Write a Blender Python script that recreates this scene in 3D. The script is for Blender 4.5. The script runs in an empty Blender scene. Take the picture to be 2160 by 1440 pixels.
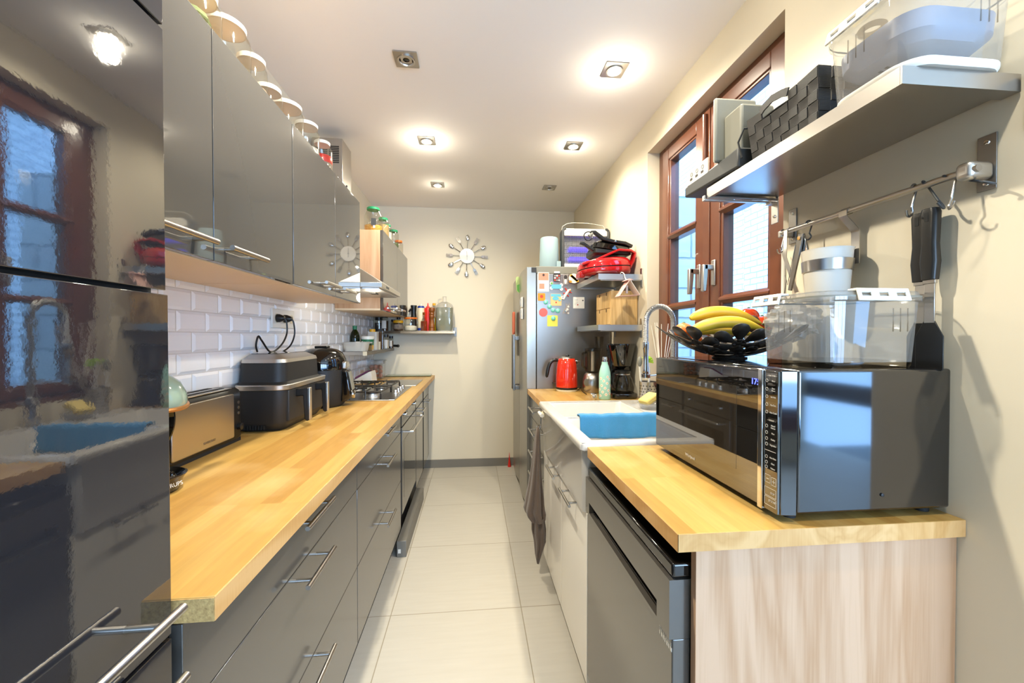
import bpy, bmesh, math, random
from mathutils import Vector, Matrix, Euler
random.seed(7)
S = bpy.context.scene
COL = S.collection
PI = math.pi

# ------------------------------------------------------------------ camera
cam = bpy.data.cameras.new('camera')
cam.sensor_width = 36.0
cam.lens = 840.0 / 2160.0 * 36.0
cam.clip_start = 0.02
cam_o = bpy.data.objects.new('camera', cam)
COL.objects.link(cam_o)
cam_o.location = (0, 0, 1.36)
cam_o.rotation_euler = (PI / 2 - math.atan(11 / 845.0), 0, -math.atan(82 / 840.0))
S.camera = cam_o

# ------------------------------------------------------------------ world, sky, exposure
S.view_settings.view_transform = 'Standard'
S.view_settings.look = 'None'
S.view_settings.gamma = 1.0
S.view_settings.use_curve_mapping = False
S.view_settings.exposure = 0.5
wd = bpy.data.worlds.new('sky')
S.world = wd
wd.use_nodes = True
bg = wd.node_tree.nodes['Background']
bg.inputs[0].default_value = (0.28, 0.55, 1.0, 1)
bg.inputs[1].default_value = 6.6
S.cycles.caustics_reflective = False
S.cycles.caustics_refractive = False
S.cycles.sample_clamp_indirect = 6.0
S.cycles.max_bounces = 12
S.cycles.transparent_max_bounces = 24

SPOT_W = 50.0          # each recessed ceiling spot
SPOT_COL = (1.0, 0.915, 0.735)
DAY_COL = (0.62, 0.80, 1.0)

def area(name, loc, rot, sx, sy, watts, col):
    l = bpy.data.lights.new(name, 'AREA')
    l.shape = 'RECTANGLE'; l.size = sx; l.size_y = sy; l.energy = watts; l.color = col
    o = bpy.data.objects.new(name, l); COL.objects.link(o)
    o.location = loc; o.rotation_euler = rot
    return o
# daylight entering through the large rear window of the adjoining room
area('daylight_rear_window', (1.9, -3.35, 1.75), (PI/2, 0, 0), 3.6, 1.8, 160, DAY_COL)

# ------------------------------------------------------------------ helpers
W = {}
class B:
    """collects shapes; done() links them as ONE mesh object"""
    def __init__(s): s.v = []; s.f = []
    def add(s, vs, fs):
        n = len(s.v); s.v += [tuple(p) for p in vs]; s.f += [tuple(i + n for i in f) for f in fs]; return s
    def box(s, x0, x1, y0, y1, z0, z1):
        x0, x1 = min(x0, x1), max(x0, x1); y0, y1 = min(y0, y1), max(y0, y1); z0, z1 = min(z0, z1), max(z0, z1)
        return s.add([(x0,y0,z0),(x1,y0,z0),(x1,y1,z0),(x0,y1,z0),(x0,y0,z1),(x1,y0,z1),(x1,y1,z1),(x0,y1,z1)],
                     [(0,3,2,1),(4,5,6,7),(0,1,5,4),(1,2,6,5),(2,3,7,6),(3,0,4,7)])
    def frust(s, a, b):
        """a, b: (x0,x1,y0,y1,z) bottom and top rectangles"""
        p = [(r[0],r[2],r[4]) for r in ()]
        vs = []
        for x0, x1, y0, y1, z in (a, b): vs += [(x0,y0,z),(x1,y0,z),(x1,y1,z),(x0,y1,z)]
        return s.add(vs, [(0,3,2,1),(4,5,6,7),(0,1,5,4),(1,2,6,5),(2,3,7,6),(3,0,4,7)])
    def rings(s, rs, cap0=True, cap1=True, closed=False):
        n = len(rs[0]); base = len(s.v)
        for r in rs: s.v += [tuple(p) for p in r]
        m = len(rs)
        for i in range(m if closed else m - 1):
            a = base + i * n; b = base + ((i + 1) % m) * n
            for j in range(n):
                k = (j + 1) % n
                s.f.append((a + j, a + k, b + k, b + j))
        if not closed:
            if cap0: s.f.append(tuple(base + j for j in reversed(range(n))))
            if cap1: s.f.append(tuple(base + (m - 1) * n + j for j in range(n)))
        return s
    def tube(s, pts, r, n=8, closed=False, flat=None):
        """round (or flat=(w,t) ribbon) section swept along pts"""
        P = [Vector(p) for p in pts]; m = len(P)
        rr = list(r) if isinstance(r, (list, tuple)) else [r] * m
        T = []
        for i in range(m):
            a = P[(i - 1) % m] if (closed or i > 0) else P[i]; b = P[(i + 1) % m] if (closed or i < m - 1) else P[i]
            d = b - a
            T.append(d.normalized() if d.length > 1e-9 else Vector((0, 0, 1)))
        u = T[0].orthogonal().normalized() if flat is None else Vector(flat[2]).normalized()
        rs = []
        for i in range(m):
            u = u - T[i] * u.dot(T[i])
            u = u.normalized() if u.length > 1e-6 else T[i].orthogonal().normalized()
            w = T[i].cross(u)
            if flat is None:
                rs.append([P[i] + (u * math.cos(2 * PI * j / n) + w * math.sin(2 * PI * j / n)) * rr[i] for j in range(n)])
            else:
                a, b = flat[0] / 2, flat[1] / 2
                rs.append([P[i] + u * x + w * y for x, y in ((-a, -b), (a, -b), (a, b), (-a, b))])
        return s.rings(rs, closed=closed)
    def cyl(s, p0, p1, r0, r1=None, n=20):
        return s.tube([p0, p1], [r0, r0 if r1 is None else r1], n)
    def lathe(s, prof, c=(0, 0, 0), n=28, ax='Z', ell=1.0):
        """prof: [(radius, height)] from bottom to top; r=0 ends close it"""
        rs = []
        for r, h in prof:
            r = max(r, 1e-4); ring = []
            for j in range(n):
                a = 2 * PI * j / n; x, y = r * math.cos(a), r * math.sin(a) * ell
                ring.append({'Z': (c[0] + x, c[1] + y, c[2] + h), 'X': (c[0] + h, c[1] + x, c[2] + y), 'Y': (c[0] + y, c[1] + h, c[2] + x)}[ax])
            rs.append(ring)
        return s.rings(rs)
    def prism(s, poly, ax, a, b):
        """poly: 2-D outline; ax X: (y,z)  Y: (x,z)  Z: (x,y)"""
        f = {'X': lambda p, t: (t, p[0], p[1]), 'Y': lambda p, t: (p[0], t, p[1]), 'Z': lambda p, t: (p[0], p[1], t)}[ax]
        return s.rings([[f(p, a) for p in poly], [f(p, b) for p in poly]])
    def sph(s, c, r, n=16, m=10):
        r = (r, r, r) if isinstance(r, (int, float)) else r
        rs = []
        for i in range(m + 1):
            t = PI * i / m; q = max(math.sin(t), 1e-3)
            rs.append([(c[0] + r[0] * q * math.cos(2 * PI * j / n), c[1] + r[1] * q * math.sin(2 * PI * j / n), c[2] - r[2] * math.cos(t)) for j in range(n)])
        return s.rings(rs)
    def grid(s, fn, nu, nv, thick=0.0):
        """open surface fn(u,v)->(x,y,z)"""
        n = len(s.v)
        for i in range(nu + 1):
            for j in range(nv + 1): s.v.append(tuple(fn(i / nu, j / nv)))
        for i in range(nu):
            for j in range(nv):
                a = n + i * (nv + 1) + j; s.f.append((a, a + 1, a + nv + 2, a + nv + 1))
        return s
    def xf(s, M):
        s.v = [tuple(M @ Vector(p)) for p in s.v]; return s
    def done(s, name, mat, par=None, bev=0.0, seg=2, ang=40, tag=None, kind=None, solid=0.0, sub=0):
        me = bpy.data.meshes.new(name)
        off = Vector((0, 0, 0))
        if par is not None: off = W.get(par.name, off)
        elif tag is not None:
            xs = [p[0] for p in s.v]; ys = [p[1] for p in s.v]; zs = [p[2] for p in s.v]
            off = Vector(((min(xs) + max(xs)) / 2, (min(ys) + max(ys)) / 2, min(zs)))
        me.from_pydata([tuple(Vector(p) - off) for p in s.v], [], s.f)
        bm = bmesh.new(); bm.from_mesh(me)
        bmesh.ops.recalc_face_normals(bm, faces=bm.faces); bm.to_mesh(me); bm.free()
        for p in me.polygons: p.use_smooth = True
        me.set_sharp_from_angle(angle=math.radians(ang))
        o = bpy.data.objects.new(name, me); COL.objects.link(o)
        if par is not None: o.parent = par; W[o.name] = off
        else: o.location = off
        me.materials.append(mat)
        if solid:
            d = o.modifiers.new('solid', 'SOLIDIFY'); d.thickness = solid; d.offset = 0
        if sub:
            d = o.modifiers.new('sub', 'SUBSURF'); d.levels = sub; d.render_levels = sub
        if bev:
            d = o.modifiers.new('bev', 'BEVEL'); d.width = bev; d.segments = seg; d.limit_method = 'ANGLE'; d.angle_limit = math.radians(35)
        if tag: settag(o, *tag)
        if kind: o['kind'] = kind
        return o
def settag(o, label, cat, group=None):
    o['label'] = label; o['category'] = cat
    if group: o['group'] = group
    return o
def thing(name, label, cat, loc=(0, 0, 0), rot=(0, 0, 0), group=None, local=False):
    """Empty at the thing's base; parts are given in world coordinates unless local"""
    o = bpy.data.objects.new(name, None); COL.objects.link(o)
    o.empty_display_size = 0.05
    o.location = loc; o.rotation_euler = rot
    W[o.name] = Vector((0, 0, 0)) if local else Vector(loc)
    return settag(o, label, cat, group)
def copy_tree(o, par=None):
    c = o.copy(); COL.objects.link(c)
    if par is not None: c.parent = par
    for ch in list(o.children): copy_tree(ch, c)
    return c
def dup(o, loc, label=None, rz=None):
    c = copy_tree(o); c.location = loc
    if rz is not None: c.rotation_euler = (0, 0, rz)
    if label: c['label'] = label
    return c
def txt(s, size, loc, rot, mat, par, name='lettering', ax='CENTER', sx=1.0):
    cu = bpy.data.curves.new(name, 'FONT'); cu.body = s; cu.size = size; cu.align_x = ax; cu.align_y = 'CENTER'
    cu.extrude = 0.0002; cu.materials.append(mat)
    tmp = bpy.data.objects.new('tmp_lettering', cu); COL.objects.link(tmp)
    bpy.context.view_layer.update()
    me = bpy.data.meshes.new_from_object(tmp.evaluated_get(bpy.context.evaluated_depsgraph_get()))
    bpy.data.objects.remove(tmp)
    me.name = name
    if not me.materials: me.materials.append(mat)
    o = bpy.data.objects.new(name, me); COL.objects.link(o)
    off = W.get(par.name, Vector((0, 0, 0)))
    o.parent = par; o.location = Vector(loc) - off; o.rotation_euler = rot; o.scale = (sx, 1, 1)
    return o
RX = (PI/2, 0, PI/2)       # lettering on a face that looks towards +X
RMX = (PI/2, 0, -PI/2)     # towards -X
RMY = (PI/2, 0, 0)         # towards -Y
def rrect(x0, x1, y0, y1, r, n=5):
    out = []
    for cx, cy, a0 in ((x1 - r, y1 - r, 0), (x0 + r, y1 - r, PI/2), (x0 + r, y0 + r, PI), (x1 - r, y0 + r, 1.5 * PI)):
        for i in range(n + 1):
            a = a0 + PI/2 * i / n; out.append((cx + r * math.cos(a), cy + r * math.sin(a)))
    return out

# ------------------------------------------------------------------ materials
def lin(h):
    h = h.lstrip('#'); v = [int(h[i:i + 2], 16) / 255 for i in (0, 2, 4)]
    return tuple(x / 12.92 if x <= .04045 else ((x + .055) / 1.055) ** 2.4 for x in v) + (1,)
def newmat(name):
    m = bpy.data.materials.new(name); m.use_nodes = True
    return m, m.node_tree, m.node_tree.nodes['Principled BSDF']
def pm(name, col, rough=.5, metal=0., ior=1.5, coat=0., trans=0., emit=None, es=0., sss=0., bump=None, vary=None, aniso=0., sheen=0.):
    m, t, p = newmat(name)
    c = lin(col) if isinstance(col, str) else tuple(col) + (1,)
    p.inputs['Base Color'].default_value = c
    p.inputs['Roughness'].default_value = rough; p.inputs['Metallic'].default_value = metal
    p.inputs['IOR'].default_value = ior; p.inputs['Coat Weight'].default_value = coat
    p.inputs['Transmission Weight'].default_value = trans
    p.inputs['Anisotropic'].default_value = aniso
    p.inputs['Sheen Weight'].default_value = sheen
    if emit: p.inputs['Emission Color'].default_value = lin(emit); p.inputs['Emission Strength'].default_value = es
    N, L = t.nodes, t.links
    tc = N.new('ShaderNodeTexCoord')
    if bump:   # (scale, strength)
        n = N.new('ShaderNodeTexNoise'); n.inputs['Scale'].default_value = bump[0]; n.inputs['Detail'].default_value = 4
        b = N.new('ShaderNodeBump'); b.inputs['Strength'].default_value = bump[1]; b.inputs['Distance'].default_value = bump[2] if len(bump) > 2 else .002
        L.new(tc.outputs['Object'], n.inputs['Vector']); L.new(n.outputs[0], b.inputs['Height']); L.new(b.outputs[0], p.inputs['Normal'])
    if vary:   # (scale, amount) gentle mottling of the colour, (other colour)
        n = N.new('ShaderNodeTexNoise'); n.inputs['Scale'].default_value = vary[0]; n.inputs['Detail'].default_value = 5
        r = N.new('ShaderNodeMix'); r.data_type = 'RGBA'
        r.inputs[6].default_value = c; r.inputs[7].default_value = lin(vary[1])
        L.new(tc.outputs['Object'], n.inputs['Vector']); L.new(n.outputs[0], r.inputs[0]); L.new(r.outputs[2], p.inputs['Base Color'])
    return m
def glass(name, tint='#ffffff', ior=1.45, rough=0.0, dens=1.0):
    """thin clear wall: transparent with a Fresnel reflection"""
    m, t, p = newmat(name); N, L = t.nodes, t.links
    N.remove(p)
    tr = N.new('ShaderNodeBsdfTransparent'); tr.inputs[0].default_value = lin(tint)
    gl = N.new('ShaderNodeBsdfGlossy'); gl.inputs['Roughness'].default_value = rough
    lw = N.new('ShaderNodeLayerWeight'); pw = N.new('ShaderNodeMath'); pw.operation = 'POWER'; pw.inputs[1].default_value = 5.0
    f0 = ((ior - 1) / (ior + 1)) ** 2
    fr = N.new('ShaderNodeMath'); fr.operation = 'MULTIPLY_ADD'; fr.inputs[1].default_value = 1 - f0; fr.inputs[2].default_value = f0
    L.new(lw.outputs['Facing'], pw.inputs[0]); L.new(pw.outputs[0], fr.inputs[0])
    mx = N.new('ShaderNodeMixShader')
    L.new(fr.outputs[0], mx.inputs[0]); L.new(tr.outputs[0], mx.inputs[1]); L.new(gl.outputs[0], mx.inputs[2])
    if dens < 1.0:      # milky plastic
        df = N.new('ShaderNodeBsdfDiffuse'); df.inputs[0].default_value = lin('#e6e2da')
        m2 = N.new('ShaderNodeMixShader'); m2.inputs[0].default_value = 1 - dens
        L.new(mx.outputs[0], m2.inputs[1]); L.new(df.outputs[0], m2.inputs[2]); mx = m2
    L.new(mx.outputs[0], N['Material Output'].inputs[0])
    return m
def emat(name, col, s):
    m, t, p = newmat(name); p.inputs['Base Color'].default_value = (0, 0, 0, 1)
    p.inputs['Emission Color'].default_value = lin(col) if isinstance(col, str) else tuple(col) + (1,); p.inputs['Emission Strength'].default_value = s
    return m
def ramp(N, stops):
    r = N.new('ShaderNodeValToRGB'); e = r.color_ramp.elements
    e[0].position, e[0].color = stops[0][0], lin(stops[0][1]); e[1].position, e[1].color = stops[-1][0], lin(stops[-1][1])
    for p, c in stops[1:-1]:
        x = e.new(p); x.color = lin(c)
    return r
def butcher(name):
    """birch butcher-block: staves running along Y, each its own tone, faint grain"""
    m, t, p = newmat(name); N, L = t.nodes, t.links
    tc = N.new('ShaderNodeTexCoord'); mp = N.new('ShaderNodeMapping'); mp.inputs['Rotation'].default_value = (0, 0, PI/2)
    L.new(tc.outputs['Object'], mp.inputs['Vector'])
    # use X+Z for the across coordinate so that edge faces continue the pattern
    br = N.new('ShaderNodeTexBrick'); br.inputs['Scale'].default_value = 1.0
    br.inputs['Brick Width'].default_value = .7; br.inputs['Row Height'].default_value = .048; br.inputs['Mortar Size'].default_value = .0004
    br.offset = .37; br.offset_frequency = 3
    br.inputs['Color1'].default_value = (0, 0, 0, 1); br.inputs['Color2'].default_value = (1, 1, 1, 1); br.inputs['Mortar'].default_value = (.3, .3, .3, 1)
    L.new(mp.outputs[0], br.inputs['Vector'])
    rp = ramp(N, [(0, '#b38744'), (.35, '#bd944e'), (.7, '#c39c55'), (1, '#cba662')]); L.new(br.outputs[0], rp.inputs[0])
    m2 = N.new('ShaderNodeMapping'); m2.inputs['Scale'].default_value = (60, 5, 60); L.new(tc.outputs['Object'], m2.inputs['Vector'])
    nz = N.new('ShaderNodeTexNoise'); nz.inputs['Scale'].default_value = 1.5; nz.inputs['Detail'].default_value = 6; L.new(m2.outputs[0], nz.inputs['Vector'])
    n2 = N.new('ShaderNodeTexNoise'); n2.inputs['Scale'].default_value = 3.0; n2.inputs['Detail'].default_value = 8; L.new(tc.outputs['Object'], n2.inputs['Vector'])
    mx = N.new('ShaderNodeMix'); mx.data_type = 'RGBA'; mx.blend_type = 'MULTIPLY'; mx.inputs[0].default_value = .35
    L.new(rp.outputs[0], mx.inputs[6]); L.new(nz.outputs[0], mx.inputs[7])
    mw = N.new('ShaderNodeMix'); mw.data_type = 'RGBA'; mw.inputs[7].default_value = lin('#e8cf9f')   # worn pale patches
    r2 = ramp(N, [(.55, '#000000'), (.75, '#8c8c8c')]); L.new(n2.outputs[0], r2.inputs[0]); L.new(r2.outputs[0], mw.inputs[0])
    L.new(mx.outputs[2], mw.inputs[6]); L.new(mw.outputs[2], p.inputs['Base Color'])
    p.inputs['Roughness'].default_value = .33; p.inputs['IOR'].default_value = 1.45
    b = N.new('ShaderNodeBump'); b.inputs['Strength'].default_value = .05; b.inputs['Distance'].default_value = .001; L.new(nz.outputs[0], b.inputs['Height']); L.new(b.outputs[0], p.inputs['Normal'])
    return m
def oak(name, a='#cbab8b', b='#d9bd9d', c='#bd9a78', sc=(5, 5, .55), rough=.5):
    """light oak laminate, grain along Z"""
    m, t, p = newmat(name); N, L = t.nodes, t.links
    tc = N.new('ShaderNodeTexCoord'); mp = N.new('ShaderNodeMapping'); mp.inputs['Scale'].default_value = sc
    L.new(tc.outputs['Object'], mp.inputs['Vector'])
    n1 = N.new('ShaderNodeTexNoise'); n1.inputs['Scale'].default_value = 1.0; n1.inputs['Detail'].default_value = 3; n1.inputs['Distortion'].default_value = 1.2
    L.new(mp.outputs[0], n1.inputs['Vector'])
    wv = N.new('ShaderNodeMath'); wv.operation = 'MULTIPLY'; wv.inputs[1].default_value = 9; L.new(n1.outputs[0], wv.inputs[0])
    fr = N.new('ShaderNodeMath'); fr.operation = 'PINGPONG'; fr.inputs[1].default_value = 1.0; L.new(wv.outputs[0], fr.inputs[0])
    m2 = N.new('ShaderNodeMapping'); m2.inputs['Scale'].default_value = (220, 220, 7); L.new(tc.outputs['Object'], m2.inputs['Vector'])
    n2 = N.new('ShaderNodeTexNoise'); n2.inputs['Scale'].default_value = 1.0; n2.inputs['Detail'].default_value = 3; L.new(m2.outputs[0], n2.inputs['Vector'])
    ad = N.new('ShaderNodeMix'); ad.data_type = 'RGBA'; ad.inputs[0].default_value = .5; L.new(fr.outputs[0], ad.inputs[6]); L.new(n2.outputs[0], ad.inputs[7])
    rp = ramp(N, [(.22, c), (.45, a), (.7, b)]); L.new(ad.outputs[2], rp.inputs[0]); L.new(rp.outputs[0], p.inputs['Base Color'])
    p.inputs['Roughness'].default_value = rough
    return m
def brick(name):
    m, t, p = newmat(name); N, L = t.nodes, t.links
    tc = N.new('ShaderNodeTexCoord'); sp = N.new('ShaderNodeSeparateXYZ'); L.new(tc.outputs['Object'], sp.inputs[0])
    ad = N.new('ShaderNodeMath'); L.new(sp.outputs[0], ad.inputs[0]); L.new(sp.outputs[1], ad.inputs[1])
    cb = N.new('ShaderNodeCombineXYZ'); L.new(ad.outputs[0], cb.inputs[0]); L.new(sp.outputs[2], cb.inputs[1])
    nz = N.new('ShaderNodeTexNoise'); nz.inputs['Scale'].default_value = 9; nz.inputs['Detail'].default_value = 5; L.new(tc.outputs['Object'], nz.inputs['Vector'])
    va = N.new('ShaderNodeMix'); va.data_type = 'VECTOR'; va.inputs[0].default_value = .02; L.new(cb.outputs[0], va.inputs[4]); L.new(nz.outputs[1], va.inputs[5])
    br = N.new('ShaderNodeTexBrick'); br.inputs['Scale'].default_value = 1; br.inputs['Brick Width'].default_value = .22; br.inputs['Row Height'].default_value = .07; br.inputs['Mortar Size'].default_value = .007
    br.inputs['Mortar Smooth'].default_value = .5
    br.inputs['Color1'].default_value = lin('#e8ebee'); br.inputs['Color2'].default_value = lin('#f4f5f4'); br.inputs['Mortar'].default_value = lin('#b9c1c9')
    L.new(va.outputs[1], br.inputs['Vector']); L.new(br.outputs[0], p.inputs['Base Color'])
    b = N.new('ShaderNodeBump'); b.inputs['Strength'].default_value = .9; b.inputs['Distance'].default_value = .012; b.invert = True
    L.new(br.outputs[1], b.inputs['Height']); L.new(b.outputs[0], p.inputs['Normal']); p.inputs['Roughness'].default_value = .8
    return m
def floortile(name):
    m, t, p = newmat(name); N, L = t.nodes, t.links
    tc = N.new('ShaderNodeTexCoord'); mp = N.new('ShaderNodeMapping'); mp.inputs['Location'].default_value = (-.238 + .639, -1.97 + .63*8, 0)
    L.new(tc.outputs['Object'], mp.inputs['Vector'])
    br = N.new('ShaderNodeTexBrick'); br.offset = 0; br.inputs['Scale'].default_value = 1; br.inputs['Brick Width'].default_value = .639; br.inputs['Row Height'].default_value = .63; br.inputs['Mortar Size'].default_value = .0022
    br.inputs['Color1'].default_value = lin('#b9b3a7'); br.inputs['Color2'].default_value = lin('#beb8ac'); br.inputs['Mortar'].default_value = lin('#918773')
    L.new(mp.outputs[0], br.inputs['Vector'])
    m2 = N.new('ShaderNodeMapping'); m2.inputs['Scale'].default_value = (3, 30, 1); L.new(tc.outputs['Object'], m2.inputs['Vector'])
    nz = N.new('ShaderNodeTexNoise'); nz.inputs['Scale'].default_value = 1.6; nz.inputs['Detail'].default_value = 6; L.new(m2.outputs[0], nz.inputs['Vector'])
    mx = N.new('ShaderNodeMix'); mx.data_type = 'RGBA'; mx.blend_type = 'SOFT_LIGHT'; mx.inputs[0].default_value = .14
    L.new(br.outputs[0], mx.inputs[6]); L.new(nz.outputs[0], mx.inputs[7]); L.new(mx.outputs[2], p.inputs['Base Color'])
    p.inputs['Roughness'].default_value = .42
    return m
def weave(name):
    m, t, p = newmat(name); N, L = t.nodes, t.links
    tc = N.new('ShaderNodeTexCoord'); wv = N.new('ShaderNodeTexWave'); wv.bands_direction = 'Z'; wv.inputs['Scale'].default_value = 130
    L.new(tc.outputs['Object'], wv.inputs['Vector'])
    b = N.new('ShaderNodeBump'); b.inputs['Strength'].default_value = .5; b.inputs['Distance'].default_value = .001; L.new(wv.outputs[1], b.inputs['Height']); L.new(b.outputs[0], p.inputs['Normal'])
    p.inputs['Base Color'].default_value = lin('#3a3836'); p.inputs['Roughness'].default_value = .75
    return m

M = dict(
    wall=pm('wall_paint', '#e0d6c0', .75, bump=(40, .12)),
    ceil=pm('ceiling_paint', '#f5f1ec', .8),
    tile=pm('metro_tile', '#f6f4f3', .14, bump=(6, .03)),
    grout=pm('grout', '#cfcac4', .8),
    floor=floortile('floor_tile'),
    skirt=pm('grey_skirting', '#77736b', .5),
    butch=butcher('butcher_block'),
    chip=pm('chipboard_end', '#e0bb78', .8, bump=(160, .8), vary=(170, '#7a5524')),
    oak=oak('oak_panel', '#c39b78', '#cda684', '#b78c66'), birch=oak('birch_edge', '#cf9f62', '#d8ab70', '#c59455', (6, 1.5, 6)), oakd=oak('oak_side', '#b58a62', '#c79d75', '#9c7450'),
    gloss=pm('grey_gloss', '#4a4845', .035, ior=1.85, bump=(22, .012, .001)),
    glossd=pm('dark_gloss', '#28272a', .03, ior=2.1, bump=(120, .035, .0008)),
    carc=pm('dark_carcass', '#232322', .6),
    maple=pm('pale_underside', '#e6cdab', .5),
    steel=pm('brushed_steel', '#b9b5af', .28, 1, aniso=.4),
    steeld=pm('dull_steel', '#8d8a86', .38, 1),
    chrome=pm('chrome', '#d5d5d5', .06, 1),
    satin=pm('satin_aluminium', '#c4c2be', .35, 1),
    white=pm('white_lacquer', '#f3eee4', .16, ior=1.6),
    ceram=pm('white_ceramic', '#cbc7c0', .06, ior=1.6),
    plastic=pm('white_plastic', '#e6e2d8', .35),
    cream=pm('cream_plastic', '#dccfb0', .4),
    black=pm('black_plastic', '#141414', .35),
    blackg=pm('black_gloss', '#0b0b0c', .05, ior=1.7),
    blackm=pm('black_matt', '#1c1b1a', .55),
    rubber=pm('black_rubber', '#121212', .7),
    dwgrey=pm('graphite_front', '#4a4641', .16, ior=1.9),
    iron=pm('cast_iron', '#181614', .45),
    fridge=pm('fridge_silver', '#8b8883', .3, .75),
    fridgel=pm('fridge_door', '#99958c', .28, .75),
    wood=pm('window_mahogany', '#5a3020', .28, coat=.4, vary=(14, '#6f4028')),
    clear=glass('clear_glass', '#f4f4f0', 1.8), pane=glass('window_glass', '#f2f7fa', 1.35),
    plast=glass('clear_plastic', '#eef0f2', 1.9, .03, .9),
    milky=glass('milky_plastic', '#f6f4ee', 1.4, .1, .55),
    greeng=glass('green_glass', '#5f7a34', 1.5),
    smoke=glass('smoky_glass', '#d8d4cd', 1.6),
    red=pm('red_enamel', '#b3161a', .1, coat=.5), redk=pm('red_kettle', '#d2301a', .08, coat=.6), redp=pm('red_plastic', '#d62b1f', .35),
    mint=pm('mint', '#a6d8c8', .35), mintd=pm('mint_grey', '#8fa596', .12, coat=.5),
    yellow=pm('yellow_lid', '#e2a81c', .4), green=pm('green_lid', '#1e8a5a', .4), dgreen=pm('label_green', '#1d6b46', .5),
    orange=pm('orange_peel', '#e0701c', .4, bump=(90, .2)), banana=pm('banana_skin', '#d8ad1e', .4, vary=(12, '#dcb838')),
    brown=pm('brown_wood', '#7d4516', .3), paper=pm('paper_white', '#eae4d8', .8), pink=pm('pink_card', '#e0b4a8', .8),
    blue=pm('blue_cloth', '#2f7fb0', .9, bump=(300, .8), sheen=.4), towel=pm('taupe_towel', '#645448', .95, bump=(300, 1.0), sheen=.3),
    ltblue=pm('paper_roll', '#93a9ae', .9, bump=(200, .3)),
    egg=pm('egg_shell', '#b96d43', .5), sponge=pm('sponge_yellow', '#e0c774', .95, bump=(150, 1.0)),
    lime=pm('lime_bristle', '#b4d34a', .6), uv=emat('uv_tube', '#5a4bff', 3.0), disp=emat('blue_digits', '#4f5cff', 4.0),
    lamp=emat('lamp_glow', (1.0, .86, .62), 40.0), hlamp=emat('hood_lamp', (1.0, .8, .5), 4.0),
    weave=weave('woven_strap'), grey=pm('grey_plastic', '#7c7b70', .55), greyd=pm('dark_grey_plastic', '#3b3d3e', .5),
    bag=glass('thin_bag', '#f4f5f7', 1.6, .2, .4), beech=oak('beech_box', '#cfa86c', '#dcb87e', '#c29a5e', (14, 14, 1.2)),
    gravel=pm('courtyard_ground', '#9a9a98', .9), leaf=pm('leaf_green', '#3f6b35', .6), ink=pm('print_white', '#d9d6d0', .6), inkd=pm('print_dark', '#3a3632', .6),
)
# ================================================================== the setting
ZC, YB, XL, XR = 2.68, 4.17, -1.01, 1.07
YR, XE, XW_ = -3.2, 4.3, 1.27                      # the adjoining room behind the camera
def struct(name, b, mat, bev=0.0):
    return b.done(name, mat, None, bev, kind='structure')
struct('floor', B().box(XL - .1, XW_, .62, YB + .1, -.1, 0).box(XL - .1, XE, YR - .1, .62, -.1, 0), M['floor'])
struct('ceiling', B().box(XL - .1, XW_, .62, YB + .1, ZC, ZC + .1).box(XL - .1, XE, YR - .1, .62, ZC, ZC + .1), M['ceil'])
struct('wall_back', B().box(XL - .1, XR + .3, YB, YB + .12, 0, ZC), M['wall'])
wl = struct('wall_left', B().box(XL - .12, XL, YR - .1, YB, 0, ZC), M['wall'])
WY0, WY1, WZ0, WZ1 = 1.287, 2.372, 1.05, 2.487
XW = 1.27
wr = B()
wr.box(XR, XW, .62, WY0, 0, ZC).box(XR, XW, WY1, YB, 0, ZC).box(XR, XW, WY0, WY1, 0, WZ0).box(XR, XW, WY0, WY1, WZ1, ZC)
struct('wall_right', wr, M['wall'])
struct('wall_return', B().box(XR, XE, .60, .62, 0, ZC), M['wall'])
M['taupe'] = pm('dark_taupe_paint', '#4a3b31', .6)
struct('wall_east', B().box(XE, XE + .1, -2.3, .62, 0, ZC).box(XE, XE + .1, YR, -2.3, 2.2, ZC).box(XE, XE + .1, YR, -2.3, .58, .8), M['taupe'])
RW0, RW1, RZ0, RZ1 = .2, 3.9, .5, 2.35
b = B().box(XL, RW0, YR - .12, YR, 0, ZC).box(RW1, XE, YR - .12, YR, 0, ZC).box(RW0, RW1, YR - .12, YR, 0, RZ0).box(RW0, RW1, YR - .12, YR, RZ1, ZC)
struct('wall_rear', b, M['wall'])
w2 = bpy.data.objects.new('window_2', None); COL.objects.link(w2); w2['kind'] = 'structure'; W[w2.name] = Vector((0, 0, 0))
b = B()
for x in (RW0, 1.4, 2.63, RW1 - .07): b.box(x, x + .07, YR - .1, YR - .04, RZ0, RZ1)
b.box(RW0, RW1, YR - .1, YR - .04, RZ0, RZ0 + .07).box(RW0, RW1, YR - .1, YR - .04, RZ1 - .07, RZ1).box(RW0, RW1, YR - .03, YR + .12, RZ0 - .16, RZ0)
b.done('frame', M['wood'], w2)
struct('baseboard_back', B().box(XL, XR, YB - .012, YB, 0, .082), M['skirt'])
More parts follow.
